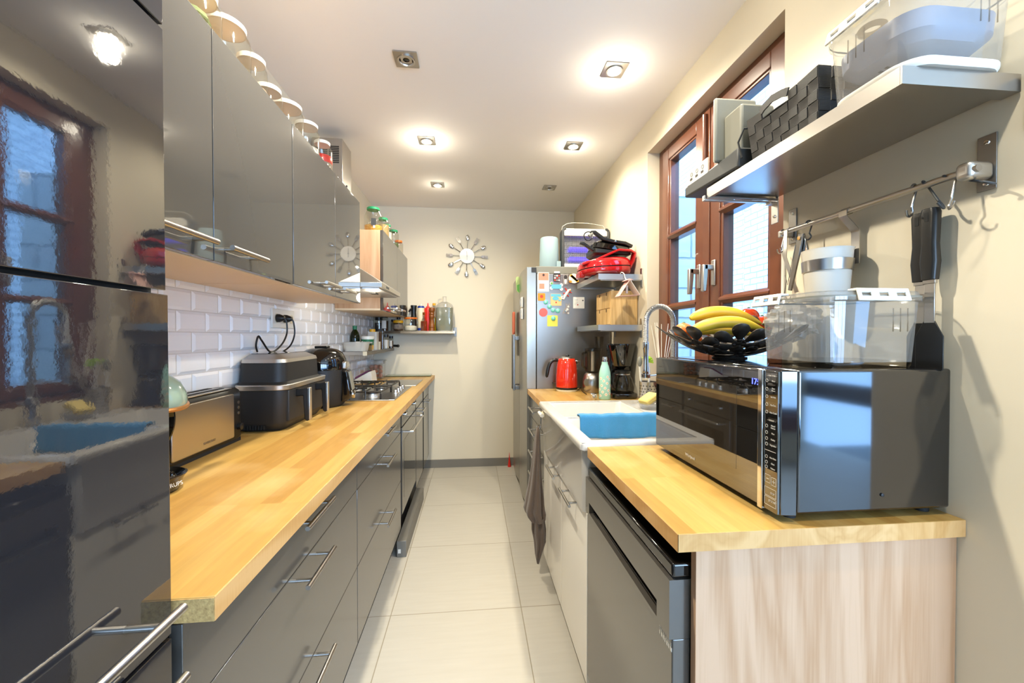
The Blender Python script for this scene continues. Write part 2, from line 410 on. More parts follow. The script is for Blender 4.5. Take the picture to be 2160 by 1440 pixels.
# tiled splashback: bevelled metro tiles in running bond, each row offset by half a tile
b = B()
for k in range(-6, 4):
    z0, z1 = 1.375 + k * .075, 1.45 + k * .075
    z0 = max(z0, .961); z1 = min(z1, 1.6)
    if z1 - z0 < .012: continue
    y = 1.46 - .15 * 8 + (.075 if k % 2 else 0)
    while y < YB - .02:
        y0, y1 = max(y, .5) + .001, min(y + .15, YB) - .001
        if y1 - y0 > .02 and not (z1 > 1.552 and False):
            c = .011
            za, zb = z0 + .001, z1 - .001
            vs = [(XL + .003, y0, za), (XL + .003, y1, za), (XL + .003, y1, zb), (XL + .003, y0, zb),
                  (XL + .010, y0 + c, za + min(c, (zb - za) / 3)), (XL + .010, y1 - c, za + min(c, (zb - za) / 3)), (XL + .010, y1 - c, zb - min(c, (zb - za) / 3)), (XL + .010, y0 + c, zb - min(c, (zb - za) / 3))]
            b.add(vs, [(4, 5, 6, 7), (0, 1, 5, 4), (1, 2, 6, 5), (2, 3, 7, 6), (3, 0, 4, 7)])
        y += .15
b.done('tile_splashback', M['tile'], wl, ang=5)
B().box(XL, XL + .0035, .5, YB, .955, 1.6).done('tile_grout', M['grout'], wl)

# window in the right-hand wall
w1 = bpy.data.objects.new('window_1', None); COL.objects.link(w1); w1['kind'] = 'structure'; w1.location = (1.145, 1.83, WZ0); W[w1.name] = Vector(w1.location)
b = B()
fx0, fx1 = 1.145, 1.235
b.box(fx0, fx1, WY0, 1.355, WZ0, WZ1).box(fx0, fx1, 2.30, WY1, WZ0, WZ1).box(fx0, fx1, 1.355, 2.30, WZ1 - .04, WZ1).box(fx0, fx1, 1.355, 2.30, WZ0, WZ0 + .03)
b.done('frame', M['wood'], w1, .004)
B().box(1.075, 1.145, WY0 + .002, WY1 - .002, WZ0 - .0, WZ0 + .022).done('sill', M['wood'], w1, .004)
sx0, sx1 = 1.132, 1.192
for nm, y0, y1, g0, g1, hy in (('far', 1.862, 2.302, 1.94, 2.232, 1.902), ('near', 1.352, 1.818, 1.432, 1.742, 1.78)):
    b = B().box(sx0, sx1, y0, g0, WZ0 + .03, WZ1 - .035).box(sx0, sx1, g1, y1, WZ0 + .03, WZ1 - .035)
    b.box(sx0, sx1, g0, g1, 2.388, WZ1 - .035).box(sx0, sx1, g0, g1, WZ0 + .03, 1.125)
    sa = b.done('sash', M['wood'], w1, .004)
    e = B()
    for y in (g0, g1 - .012): e.box(sx0 + .006, sx1, y - .004, y + .016, 1.125, 2.388)
    e.box(sx0 + .006, sx1, g0, g1, 2.376, 2.392).box(sx0 + .006, sx1, g0, g1, 1.121, 1.137)
    e.done('glazing_bead', M['wood'], sa, .004)
    for z in (1.53, 1.94):
        pr = [(sx0 - .004, z - .004), (sx0 - .004, z + .004), (sx0 + .012, z + .02), (sx1, z + .02), (sx1, z - .02), (sx0 + .012, z - .02)]
        B().prism(pr, 'Y', g0 - .004, g1 + .004).done('glazing_bar', M['wood'], sa)
    B().box(1.166, 1.169, g0, g1, 1.125, 2.388).done('pane', M['pane'], sa)
    h = B().box(sx0 - .009, sx0, hy - .015, hy + .015, 1.6, 1.72)
    h.box(sx0 - .055, sx0 - .008, hy - .011, hy + .011, 1.672, 1.697)
    h.prism([(sx0 - .06, 1.697), (sx0 - .036, 1.697), (sx0 - .036, 1.655), (sx0 - .044, 1.57), (sx0 - .062, 1.57)], 'Y', hy - .011, hy + .011)
    h.done('handle', M['satin'], sa, .004)
b = B().box(sx0 - .006, sx1, 1.815, 1.866, WZ0 + .03, WZ1 - .035)
b.done('meeting_post', M['wood'], w1, .003)
B().cyl((sx0 - .012, 1.843, 2.43), (sx0 - .012, 1.843, 2.1), .014, n=12).done('espagnolette_rod', M['wood'], w1)

# courtyard seen through the window: whitewashed brick
struct('ground_outside', B().box(1.27, 9, -3, 12, -.1, -.02), M['gravel'])
b = B().box(3.6, 3.85, .5, 12, -.1, 5.2).box(3.38, 3.6, 4.15, 4.7, -.1, 5.2)
struct('wall_courtyard', b, brick('whitewashed_brick'))
bk2 = brick('whitewashed_block')
bk2.node_tree.nodes['Brick Texture'].inputs['Brick Width'].default_value = .42
bk2.node_tree.nodes['Brick Texture'].inputs['Row Height'].default_value = .21
struct('wall_wing', B().box(1.271, 1.86, 2.72, 3.2, -.1, 2.36), bk2)

# recessed ceiling spots
def spot(x, y, lit, label):
    t = thing('recessed_spotlight', label, 'ceiling spotlight', (x, y, ZC), group='recessed ceiling spotlights')
    a = rrect(x - .055, x + .055, y - .055, y + .055, .004, 2)
    b = B().rings([[(p[0], p[1], ZC) for p in a], [(p[0], p[1], ZC - .006) for p in a]], cap0=False, cap1=False)
    n = len(a)
    # square plate with a round hole
    hole = []
    for p in a:
        d = math.atan2(p[1] - y, p[0] - x); hole.append((x + .036 * math.cos(d), y + .036 * math.sin(d), ZC - .006))
    b.rings([[(p[0], p[1], ZC - .006) for p in a], hole], cap0=False, cap1=False)
    b.done('bezel', M['steel'], t)
    B().lathe([(.041, -.006), (.041, -.012), (.034, -.012), (.03, -.001)], (x, y, ZC), 24).done('ring', M['satin'], t)
    if lit:
        B().lathe([(.03, -.0115), (.028, -.0125), (0, -.0125)], (x, y, ZC), 20).done('bulb', M['lamp'], t)
        l = bpy.data.lights.new('spot_beam', 'SPOT'); l.energy = SPOT_W * lit; l.color = SPOT_COL; l.spot_size = math.radians(164 if y > 1.5 or x < 0 else 100); l.spot_blend = .8; l.shadow_soft_size = .03
        o = bpy.data.objects.new('spot_beam', l); COL.objects.link(o); o.location = (0, 0, -.045); o.parent = t
        l2 = bpy.data.lights.new('spot_ceiling_fill', 'POINT'); l2.energy = SPOT_W * .034 * min(lit, 1); l2.color = SPOT_COL; l2.shadow_soft_size = .03  # extra point lamp added below the fixture to brighten the ceiling around it
        o2 = bpy.data.objects.new('spot_ceiling_fill', l2); COL.objects.link(o2); o2.location = (0, 0, -.09); o2.parent = t
    else:
        B().lathe([(.031, -.004), (.012, -.0065), (0, -.0065)], (x, y, ZC), 20).done('bulb', M['blackg'], t)
    return t
for x, y, lit, lb in ((.69, .36, .7, 'lit square ceiling spotlight overhead beside the camera end of the long steel shelf'),
                      (.695, 1.15, .8, 'lit square ceiling spotlight above the woven basket on the shelf'),
                      (.697, 1.93, .95, 'lit square ceiling spotlight in front of the window, above the sink'),
                      (.692, 2.72, .48, 'lit square ceiling spotlight above the water bottle and coffee maker'),
                      (.675, 3.50, 0, 'unlit square ceiling spotlight near the top of the fridge'),
                      (-.315, 1.16, 2.0, 'lit square ceiling spotlight above the toaster end of the counter'),
                      (-.315, 1.953, 0, 'unlit square ceiling spotlight with a dark bulb above the floor'),
                      (-.31, 2.745, 1.2, 'lit square ceiling spotlight before the hob and cooker hood'),
                      (-.306, 3.529, .28, 'lit square ceiling spotlight nearest the cutlery clock on the back wall')):
    spot(x, y, lit, lb)

# ================================================================== kitchen furniture, left run
def bar_handle(par, x, y0, y1, z, s=1, name='handle', r=.0062, mat='steel', off=.04):
    """round bar along Y on a face at x; s=+1 sticks out to +X"""
    L = y1 - y0; b = B().cyl((x + s * off, y0, z), (x + s * off, y1, z), r, n=14)
    for y in (y0 + L * .17, y1 - L * .17): b.cyl((x, y, z), (x + s * off, y, z), r * .8, n=10)
    return b.done(name, M[mat], par)
FX = -.448
# tall unit
t = thing('tall_cabinet', 'tall glossy dark grey cabinet with mirror-like doors beside the camera', 'cabinet', (-.73, 0, 0))
B().box(XL + .014, FX - .021, -.55, .632, 0, 2.4).done('body', M['carc'], t)
for nm, z0, z1 in (('door', 1.812, 2.4), ('door', 1.427, 1.806), ('door', .917, 1.421), ('door', .10, .911)):
    d = B().box(FX - .02, FX, -.55 if z0 > 1 else -.55, .635 if z0 < 1.42 else .631, z0, z1).done(nm, M['glossd'], t, .0012)
    if z0 == .917: bar_handle(d, FX, .37, .596, .98, off=.043)
    if z0 == .10: bar_handle(d, FX, .37, .60, .88, off=.043)
B().box(FX - .06, FX - .045, -.55, .63, 0, .098).done('plinth', M['carc'], t)
# wall units
UX, UZ0, UZ1 = -.655, 1.55, 2.137
def wall_unit(label, y0, ym, y1, hs, side):
    t = thing('wall_cabinet', label, 'wall cabinet', ((XL + UX) / 2, (y0 + y1) / 2, UZ0), group='grey gloss wall cabinets')
    B().box(XL + .012, UX - .022, y0 + .001, y1 - .001, UZ0 + .014, UZ1).done('body', M[side], t, .001)
    B().box(XL + .012, UX - .022, y0 + .001, y1 - .001, UZ0, UZ0 + .014).done('underside', M['maple'], t, .001)['label'] = 'pale underside'
    for a, c, h in ((y0, ym, hs[0]), (ym, y1, hs[1])):
        d = B().box(UX - .02, UX, a + .0015, c - .0015, UZ0 + .002, UZ1).done('door', M['gloss'], t, .0012)
        if h: bar_handle(d, UX, h, h + .18, 1.59, off=.035, r=.007)
wall_unit('grey gloss two-door wall cabinet next to the tall dark cabinet', .637, 1.083, 1.529, (.86, 1.1), 'oakd')
wall_unit('grey gloss two-door wall cabinet reflecting the clock, before the cooker hood', 1.536, 1.982, 2.40, (1.765, 2.005), 'oakd')
wall_unit('grey gloss wall cabinet with oak side panel beyond the cooker hood', 3.0, 3.545, 4.085, (3.33, 3.57), 'oak')

# base units
def drawers(par, x, y0, y1, splits, hl, s=1, mat='dwgrey', hz=None, nm='drawer'):
    for i, (z0, z1) in enumerate(splits):
        d = B().box(x - s * .02, x, y0 + .0015, y1 - .0015, z0 + .0015, z1 - .0015).done(nm, M[mat], par, .0012)
        z = hz[i] if hz else (z0 + z1) / 2
        bar_handle(d, x, (y0 + y1) / 2 - hl / 2, (y0 + y1) / 2 + hl / 2, z, s)
for lb, y0, y1 in (('dark grey three-drawer base unit under the toaster end of the left worktop', .655, 1.583),
                   ('dark grey three-drawer base unit next to the oven', 1.586, 2.515)):
    t = thing('base_cabinet', lb, 'base cabinet', (-.73, (y0 + y1) / 2, 0), group='left run base units')
    B().box(XL + .002, FX - .022, y0, y1, .165, .92).done('body', M['carc'], t)
    drawers(t, FX, y0, y1, ((.766, .916), (.466, .766), (.166, .466)), .192, hz=(.884, .737, .445))
    B().box(FX - .075, FX - .06, y0, y1, 0, .163).done('plinth', M['carc'], t)
# oven
t = thing('built_in_oven', 'built-in glossy oven with long bar handle under the gas hob', 'oven', (-.73, 2.86, 0))
B().box(XL + .002, FX - .022, 2.53, 3.165, .18, .92).done('body', M['carc'], t)
p = B().box(FX - .02, FX, 2.555, 3.15, .79, .916).done('control_panel', M['dwgrey'], t, .001)
B().box(FX - .001, FX + .0015, 2.76, 2.98, .845, .862).done('display', M['blackg'], p)
for y in (2.65, 3.06): B().lathe([(.014, 0), (.014, .012), (.011, .018), (0, .018)], (FX, y, .853), 16, 'X').done('knob', M['steel'], p)
d = B().box(FX - .02, FX + .002, 2.555, 3.15, .235, .783).done('door', M['dwgrey'], t, .002)
B().box(FX + .0015, FX + .003, 2.62, 3.09, .32, .69).done('glass', M['blackg'], d)
h = B().tube([(FX, 2.6, .75), (FX + .062, 2.6, .75), (FX + .062, 3.11, .75), (FX, 3.11, .75)], .009, 4)
h.done('handle', M['steel'], d, .002)
B().box(FX - .075, FX - .06, 2.53, 3.165, 0, .163).done('plinth', M['carc'], t)
# two narrow units beyond the oven
t = thing('base_cabinet', 'dark grey narrow base units at the far end of the left worktop', 'base cabinet', (-.73, 3.64, 0), group='left run base units')
t['label'] = 'dark grey base unit with two narrow doors at the far wall, left run'
B().box(XL + .002, FX - .022, 3.18, 4.10, .165, .92).done('body', M['carc'], t)
for y0, y1, hy in ((3.185, 3.60, 3.27), (3.67, 4.095, 3.73)):
    B().box(FX - .02, FX, y0, y1, .79, .916).done('drawer', M['dwgrey'], t, .001)
    d = B().box(FX - .02, FX, y0, y1, .166, .783).done('door', M['dwgrey'], t, .001)
    bar_handle(d, FX, hy, hy + .19, .75)
B().box(FX - .075, FX - .06, 3.18, 4.165, 0, .163).done('plinth', M['carc'], t)
# kick board that has come forward under the oven
t = thing('kick_board', 'loose dark kick board pulled out on the floor below the oven', 'kick board', (-.45, 2.92, 0))
B().box(-.47, -.412, 2.49, 3.36, 0, .1).done('board', M['skirt'], t, .003)
B().box(-.462, -.445, 2.4885, 2.49, .025, .05).done('sticker', M['paper'], t)
# worktop
HW = .96
t = thing('worktop', 'long birch butcher-block worktop with chipboard cut end, along the tiled wall', 'worktop', (-.7, 2.4, .922))
B().box(XL + .012, -.396, .649, YB - .003, .922, HW).done('slab', M['butch'], t, .0015)
B().box(-.3962, -.3955, .649, YB - .003, .9225, HW - .0008).done('edge_band', M['birch'], t)
B().box(XL + .012, -.3962, .6475, .649, .9225, HW - .0015).done('cut_end', M['chip'], t)['label'] = 'raw chipboard cut end'

# ================================================================== right run
RXF = .412
t = thing('worktop', 'short birch worktop under the microwave, square front corner', 'worktop', (.74, 1.08, .923))
B().box(RXF, XR - .002, .763, 1.402, .923, HW).done('slab', M['butch'], t, .001)
B().box(RXF - .0008, RXF, .7622, 1.402, .9232, HW - .0006).box(RXF - .0008, XR - .002, .7622, .763, .9232, HW - .0006).done('edge_band', M['birch'], t)
t = thing('worktop', 'birch worktop between the sink and the fridge, holding the red kettle', 'worktop', (.74, 2.67, .923))
B().box(RXF, XR - .002, 2.352, 2.995, .923, HW).done('slab', M['butch'], t, .001)
B().box(RXF - .0008, RXF, 2.352, 2.995, .9232, HW - .0006).done('edge_band', M['birch'], t)
t = thing('end_panel', 'light oak end panel closing the worktop beside the dishwasher', 'panel', (.765, .785, 0))
B().box(.459, XR - .002, .778, .797, 0, .9225).done('panel', M['oak'], t, .0008)
# dishwasher
t = thing('dishwasher', 'black and graphite dishwasher under the microwave worktop', 'dishwasher', (.74, 1.12, 0))
B().box(.465, XR - .01, .802, 1.428, .03, .84).done('body', M['blackm'], t)
B().box(.421, XR - .01, .802, 1.432, .845, .877).done('top', M['blackg'], t, .006, 3)
b = B().box(.421, .462, .802, 1.432, .10, .715)
dr = b.done('door', M['dwgrey'], t, .003)
z0, z1 = .724, .762
b = B().box(.414, .462, .802, 1.432, z1, .842).box(.414, .462, .802, .86, .715, z1).box(.414, .462, 1.39, 1.432, .715, z1).box(.414, .462, .86, 1.39, .715, z0).box(.45, .462, .86, 1.39, z0, z1)
b.done('control_fascia', M['dwgrey'], dr)
B().box(.43, .4495, .861, 1.389, z0 + .001, z0 + .006).done('handle', M['blackg'], dr)
for i in range(7):
    for j in range(2):
        y = .86 - i * .0082; z = .697 - j * .011
        w = (.006, .005, .0065, .004, .006, .0055, .0045)[(i + j * 3) % 7]
        B().box(.4205, .4212, y - w, y, z, z + .008).done('badge_mark', M['ink'], dr)
B().box(.48, .50, .805, 1.43, 0, .098).done('plinth', M['blackm'], t)
# white sink unit
t = thing('sink_cabinet', 'white gloss two-door cabinet under the ceramic sink', 'base cabinet', (.75, 1.89, 0))
b = B().box(.442, .46, 1.44, 2.34, .06, .70).box(.442, XR - .01, 1.436, 1.452, .06, .70).box(.442, XR - .01, 2.326, 2.342, .06, .70).box(.442, XR - .01, 1.44, 2.34, .06, .08)
b.done('body', M['white'], t)
for y0, y1, hy in ((1.437, 1.862, 1.555), (1.866, 2.338, 1.87)):
    d = B().box(.42, .44, y0, y1, .058, .70).done('door', M['white'], t, .0015)
    bar_handle(d, .42, hy, hy + .19, .68, -1, off=.038)
B().box(.50, .52, 1.44, 2.34, 0, .058).done('plinth', M['carc'], t)
# far drawer unit
t = thing('drawer_unit', 'dark grey drawer unit with four bar handles between sink and fridge', 'base cabinet', (.74, 2.67, 0))
B().box(.452, XR - .01, 2.348, 2.99, .10, .92).done('body', M['carc'], t)
drawers(t, .43, 2.35, 2.988, ((.766, .916), (.616, .766), (.466, .616), (.166, .466)), .23, -1, hz=(.86, .71, .556, .408))
B().box(.50, .52, 2.348, 2.99, 0, .163).done('plinth', M['carc'], t)
# double ceramic sink
t = thing('sink', 'white ceramic double-bowl farmhouse sink with deep apron', 'sink', (.69, 1.875, .70))
sx0, sx1, sy0, sy1, zt = .388, 1.02, 1.407, 2.346, .972
bowls = [(.44, .94, 1.45, 1.855), (.44, .875, 1.895, 2.30)]
def rr3(x0, x1, y0, y1, r, z): return [(p[0], p[1], z) for p in rrect(x0, x1, y0, y1, r, 4)]
# apron body with flared rim
b = B().rings([rr3(sx0 + .02, sx1 - .02, sy0 + .03, sy1 - .03, .03, .702), rr3(sx0 + .016, sx1 - .02, sy0 + .026, sy1 - .026, .03, .93), rr3(sx0, sx1, sy0, sy1, .022, .945), rr3(sx0, sx1, sy0, sy1, .022, zt - .006), rr3(sx0 + .006, sx1 - .006, sy0 + .006, sy1 - .006, .02, zt)], cap1=False)
bz = .775
b2 = B()
ys = [sy0 + .006, 1.45, 1.855, 1.895, 2.30, sy1 - .006]
for i in range(3):
    for j in range(5):
        xs = [sx0 + .006, .44, .94 if j < 2 else .875, sx1 - .006]
        if i == 1 and j in (1, 3): continue
        b.add([(xs[i], ys[j], zt), (xs[i + 1], ys[j], zt), (xs[i + 1], ys[j + 1], zt), (xs[i], ys[j + 1], zt)], [(0, 1, 2, 3)])
b.done('body', M['ceram'], t, ang=50)
for x0, x1, y0, y1 in bowls:
    n = 6
    B().rings([rr3(x0 - .003, x1 + .003, y0 - .003, y1 + .003, .012, zt + .0005), rr3(x0 + .006, x1 - .006, y0 + .006, y1 - .006, .03, zt - .012), rr3(x0 + .012, x1 - .012, y0 + .012, y1 - .012, .04, bz + .04), rr3(x0 + .05, x1 - .05, y0 + .05, y1 - .05, .04, bz)], cap0=False).done('bowl', M['ceram'], t, ang=60)
    B().lathe([(.04, 0), (.04, .004), (.012, .001), (0, .001)], ((x0 + x1) / 2, (y0 + y1) / 2, bz), 20).done('drain', M['chrome'], t)
# tall fridge, doors towards the aisle
t = thing('refrigerator', 'tall silver two-door fridge freezer covered in magnets at the far right', 'refrigerator', (.75, 3.53, 0))
B().box(.482, XR - .006, 3.0, 4.05, .03, 1.838).done('body', M['fridge'], t, .003)
B().box(.478, XR - .006, 3.0, 4.05, 1.838, 1.893).done('hinge_cover', M['grey'], t, .004)
for y0, y1, hy in ((3.004, 3.505, 3.45), (3.513, 4.046, 3.565)):
    pts = []
    n = 8
    for i in range(n + 1):
        u = i / n; y = y0 + (y1 - y0) * u; pts.append((.408 - .012 * (1 - (2 * u - 1) ** 2), y))
    pts += [(.476, y1), (.476, y0)]
    d = B().prism(pts, 'Z', .07, 1.885).done('door', M['fridgel'], t, ang=30)
    h = B().box(.345, .362, hy - .014, hy + .014, .89, 1.375)
    for z in (.915, 1.345): h.box(.362, .405, hy - .011, hy + .011, z - .018, z + .018)
    h.done('handle', M['steeld'], d, .003)
B().box(.49, XR - .02, 3.02, 4.03, 0, .03).done('base', M['blackm'], t)
B().box(.442, .478, 2.997, 3.0, 1.845, 1.882).done('hinge', M['blackm'], t)
# ================================================================== things on the left run
def jar(name, label, cat, x, y, z, r, h, lidm, group=None, fill=None, fh=.4, lidh=.014, neck=.76, gm='clear', shoulder=.8):
    """glass jar: body, screw lid and contents"""
    t = thing(name, label, cat, (x, y, z), group=group)
    hb = h - lidh
    B().lathe([(0, .001), (r * .9, .001), (r, .012), (r, hb * shoulder), (r * .97, hb * (shoulder + .06)), (r * neck, hb * .955), (r * neck, hb)], (x, y, z), 28).done('jar_body', M[gm], t)
    B().lathe([(r * neck * 1.06, hb - lidh * .3), (r * neck * 1.08, hb + lidh * .7), (r * neck * .98, h), (0, h)], (x, y, z), 28).done('lid', M[lidm], t)
    if fill:
        q = r * .95; k = hb * fh; b = B()
        b.lathe([(0, .006), (q * .9, .006), (q, .016), (q, k), (q * .6, k + r * .12), (0, k + r * .2)], (x, y, z), 24)
        b.done('contents', M[fill], t)
    return t
M['pasta'] = pm('pasta_fill', '#d9ab4e', .7, bump=(120, 1.0, .004), vary=(90, '#b57a24'))
M['oats'] = pm('oats_fill', '#cdb27e', .8, bump=(140, 1.0, .004), vary=(120, '#9c7c46'))
M['herb'] = pm('herb_fill', '#6d7a4e', .8, bump=(60, 1.0, .006), vary=(40, '#3d4a2a'))
M['flour'] = pm('flour_fill', '#ece4d2', .9, bump=(40, .4))
M['spice'] = pm('spice_fill', '#6b4426', .8, bump=(140, .8), vary=(100, '#33200f'))
M['mixed'] = pm('mixed_fill', '#b8a58c', .8, bump=(50, 1.0, .006), vary=(35, '#3c3a44'))
M['dark'] = pm('dark_fill', '#2c2622', .7)
ZJ = 2.1375
g = 'glass jars on top of the wall cabinets'
jar('storage_jar', 'large glass jar with orange pasta and green leaves inside, beside the tall cabinet top', 'jar', -.79, 1.22, ZJ, .07, .20, 'plastic', g, 'pasta', .42, neck=.8)
B().sph((-.79, 1.21, ZJ + .115), (.05, .05, .03), 10, 6).done('herb_bundle', M['herb'], bpy.data.objects['storage_jar'])
jar('storage_jar', 'biggest white-lidded glass jar, almost empty, second from the tall cabinet', 'jar', -.79, 1.372, ZJ, .07, .222, 'plastic', g, 'oats', .1, neck=.78)
jar('storage_jar', 'white-lidded jar with a dark and white packet inside', 'jar', -.78, 1.505, ZJ, .05, .205, 'plastic', g, 'mixed', .5, neck=.82)
jar('storage_jar', 'white-lidded jar with speckled grey contents before the wide-lidded jar', 'jar', -.78, 1.62, ZJ, .05, .172, 'plastic', g, 'dark', .35, neck=.84)
jar('storage_jar', 'wide white-lidded empty glass jar above the cabinet door gap', 'jar', -.78, 1.771, ZJ, .065, .195, 'plastic', g, None, neck=.84)
jar('storage_jar', 'white-lidded jar with crumpled clear bag, next but one to the hood chimney', 'jar', -.78, 1.974, ZJ, .055, .222, 'plastic', g, 'bag', .5, neck=.84)
jar('storage_jar', 'white-lidded jar with red, black and grain layers, closest to the hood chimney', 'jar', -.78, 2.17, ZJ, .05, .232, 'plastic', g, 'mixed', .55, neck=.72)
B().lathe([(.046, .115), (.049, .12), (.049, .15), (.046, .155)], (-.78, 2.17, ZJ), 20).done('red_layer', M['redp'], bpy.data.objects['storage_jar.006'])
c = B().tube([(-.72, 2.3, ZJ + .01), (-.70, 2.31, ZJ + .06), (-.71, 2.33, ZJ + .05), (-.69, 2.36, ZJ + .012), (-.75, 2.37, ZJ + .006), (-.9, 2.36, ZJ + .006)], .005, 8)
c.done('power_cable', M['blackm'], tag=('black cable drooping from the wall cabinet top near the hood chimney', 'cable'))
g = 'green-lidded jars on the far wall cabinet'
t = jar('storage_jar', 'largest green-lidded jar, with yellow pasta and a label, on the far wall cabinet', 'jar', -.745, 3.09, ZJ, .066, .185, 'green', g, 'pasta', .28, neck=.66, shoulder=.66)
B().prism([(-.0, .0), (.035, 0), (.035, .05), (0, .05)], 'Y', 3.0225, 3.0235).xf(Matrix.Translation((-.745, 0, ZJ + .04))).done('label', M['greyd'], t)
jar('storage_jar', 'small green-lidded jar full of dried chickpeas on the far wall cabinet', 'jar', -.71, 3.26, ZJ, .045, .16, 'green', g, 'oats', .7)
jar('storage_jar', 'green-lidded jar half hidden behind the chickpea jar', 'jar', -.71, 3.39, ZJ, .04, .145, 'green', g, 'flour', .6)
jar('storage_jar', 'small jar with green lid and pale green contents toward the far wall', 'jar', -.70, 3.62, ZJ, .045, .16, 'green', g, 'herb', .3)
jar('storage_jar', 'small jar with orange lid, last on the far wall cabinet', 'jar', -.70, 3.86, ZJ, .042, .125, 'orange', g, None)

# cooker hood
t = thing('cooker_hood', 'steel pyramid cooker hood with chimney between the wall cabinets', 'cooker hood', (-.77, 2.7, 1.63))
HX = -.532
b = B().box(XL + .012, HX, 2.402, 2.998, 1.648, 1.676)
b.frust((XL + .012, HX, 2.402, 2.998, 1.676), (XL + .012, -.82, 2.60, 2.80, 1.86))
b.done('canopy', M['steel'], t, .002)
c = B().box(XL + .012, -.815, 2.605, 2.785, 1.86, 2.60).done('chimney', M['steel'], t, .002)
v = B()
for i in range(10):
    z = 2.545 - i * .011
    v.box(-.985, -.905, 2.603, 2.6048, z, z + .006).box(-.895, -.835, 2.603, 2.6048, z, z + .006)
v.done('vent', M['blackm'], c)
f = B().box(XL + .03, HX - .02, 2.42, 2.98, 1.640, 1.648).done('filter', M['satin'], t)
B().box(-.66, -.62, 2.62, 2.70, 1.634, 1.640).done('latch', M['blackm'], t)
B().lathe([(.03, 0), (.03, -.004), (0, -.004)], (-.60, 2.5, 1.640), 16).done('lamp', M['hlamp'], t)
B().box(HX - .03, HX + .0015, 2.52, 2.60, 1.655, 1.668).done('switch_strip', M['greyd'], t)
for y in (2.52,):
    l = bpy.data.lights.new('hood_light', 'POINT'); l.energy = 2.5; l.color = SPOT_COL; l.shadow_soft_size = .03
    o = bpy.data.objects.new('hood_light', l); COL.objects.link(o); o.location = Vector((-.62, 2.56, 1.60)) - W[t.name]; o.parent = t

# coffee machine, mostly behind the tall cabinet
t = thing('coffee_machine', 'mint capsule coffee machine peeking out behind the tall cabinet', 'coffee machine', (-.86, 1.10, HW))
h = B().lathe([(.098, 0), (.1, .012), (.094, .035), (.078, .06), (.05, .078), (0, .085)], (0, 0, 0), 32)
HM = Matrix.Translation((-.855, 1.105, 1.19)) @ Matrix.Rotation(math.radians(10), 4, 'Y')
h.xf(HM).done('head', M['mintd'], t)
B().tube([(.1 * math.cos(a), .1 * math.sin(a), 0) for a in [2 * PI * i / 36 for i in range(36)]], .006, 8, True).xf(HM).done('rim', pm('copper_rim', '#a8743e', .3, .6), t)
B().lathe([(.07, 0), (.078, .015), (.078, .04), (.066, .045), (.06, .03), (0, .03)], (-.855, 1.10, 1.135), 28, 'X').done('capsule_holder', M['blackg'], t)
for a in range(4):
    B().cyl((-.822, 1.10, 1.135), (-.822, 1.10 + .06 * math.cos(a * 1.57 + .6), 1.135 + .06 * math.sin(a * 1.57 + .6)), .004, n=6).done('spoke', M['chrome'], t)
B().box(-.985, -.9, 1.04, 1.16, .961, 1.19).done('back', M['blackg'], t, .02, 3)
B().lathe([(.05, 0), (.058, .004), (.066, .03), (.074, .042), (.069, .044), (.05, .036), (.048, .04), (.044, .036), (.03, .036), (.028, .04), (.024, .036), (0, .034)], (-.822, 1.10, HW), 36).done('drip_tray', M['blackg'], t)
txt('KRUPS', .014, (-.7545, 1.084, .983), (PI/2 - .25, 0, math.radians(72)), M['ink'], t)
# toaster
t = thing('toaster', 'long-slot stainless steel toaster with black ends and dial', 'toaster', (-.94, 1.44, HW))
b = B().rings([[(p[0], p[1], z) for p in rrect(-.99 + k, -.888 - k, 1.24 + k, 1.645 - k, .035, 5)] for k, z in ((.006, .972), (0, .98), (0, 1.135), (.004, 1.155), (.014, 1.166))])
b.done('body', M['black'], t)
B().box(-.98, -.895, 1.25, 1.63, HW, .973).done('base', M['rubber'], t)
B().prism(rrect(1.262, 1.572, .983, 1.148, .008, 3), 'X', -.9, -.884).done('side_plate', M['steel'], t, .004, 3)
B().box(-.985, -.893, 1.262, 1.572, 1.164, 1.1685).done('top_plate', M['steel'], t, .002)
for x in (-.967, -.925): B().box(x, x + .016, 1.275, 1.555, 1.166, 1.17).done('slot', M['rubber'], t)
for i in range(3): B().lathe([(.006, 0), (.006, .003), (0, .003)], (-.889, 1.603, 1.11 - i * .02), 12, 'X').done('button', M['steeld'], t)
B().lathe([(.014, 0), (.013, .016), (.009, .018), (0, .018)], (-.892, 1.605, 1.018), 18, 'X').done('dial', M['black'], t)
txt('SILVERCREST', .011, (-.8832, 1.43, 1.005), RX, M['steeld'], t)
# dual-drawer air fryer
t = thing('air_fryer', 'big black air fryer with two handled drawers and silver band', 'air fryer', (-.885, 1.97, HW))
def rp(x0, x1, y0, y1, r, z): return [(p[0], p[1], z) for p in rrect(x0, x1, y0, y1, r, 6)]
AX0, AX1, AY0, AY1 = -.992, -.777, 1.735, 2.205
b = B().rings([rp(AX0 + .01, AX1 - .03, AY0 + .03, AY1 - .03, .04, .961), rp(AX0 + .004, AX1 - .012, AY0 + .012, AY1 - .012, .05, .985), rp(AX0, AX1 - .004, AY0 + .004, AY1 - .004, .05, 1.0), rp(AX0, AX1, AY0, AY1, .05, 1.137)])
b.done('body', M['blackm'], t)
B().rings([rp(AX0, AX1 + .006, AY0 - .006, AY1 + .006, .055, 1.135), rp(AX0, AX1 + .008, AY0 - .008, AY1 + .008, .055, 1.157)]).done('band', M['satin'], t, .003)
B().rings([rp(AX0, AX1 - .008, AY0 + .01, AY1 - .01, .05, 1.157), rp(AX0, AX1 - .02, AY0 + .03, AY1 - .03, .045, 1.166), rp(AX0 + .004, AX1 - .024, AY0 + .04, AY1 - .035, .045, 1.25)]).done('upper_body', M['blackm'], t)
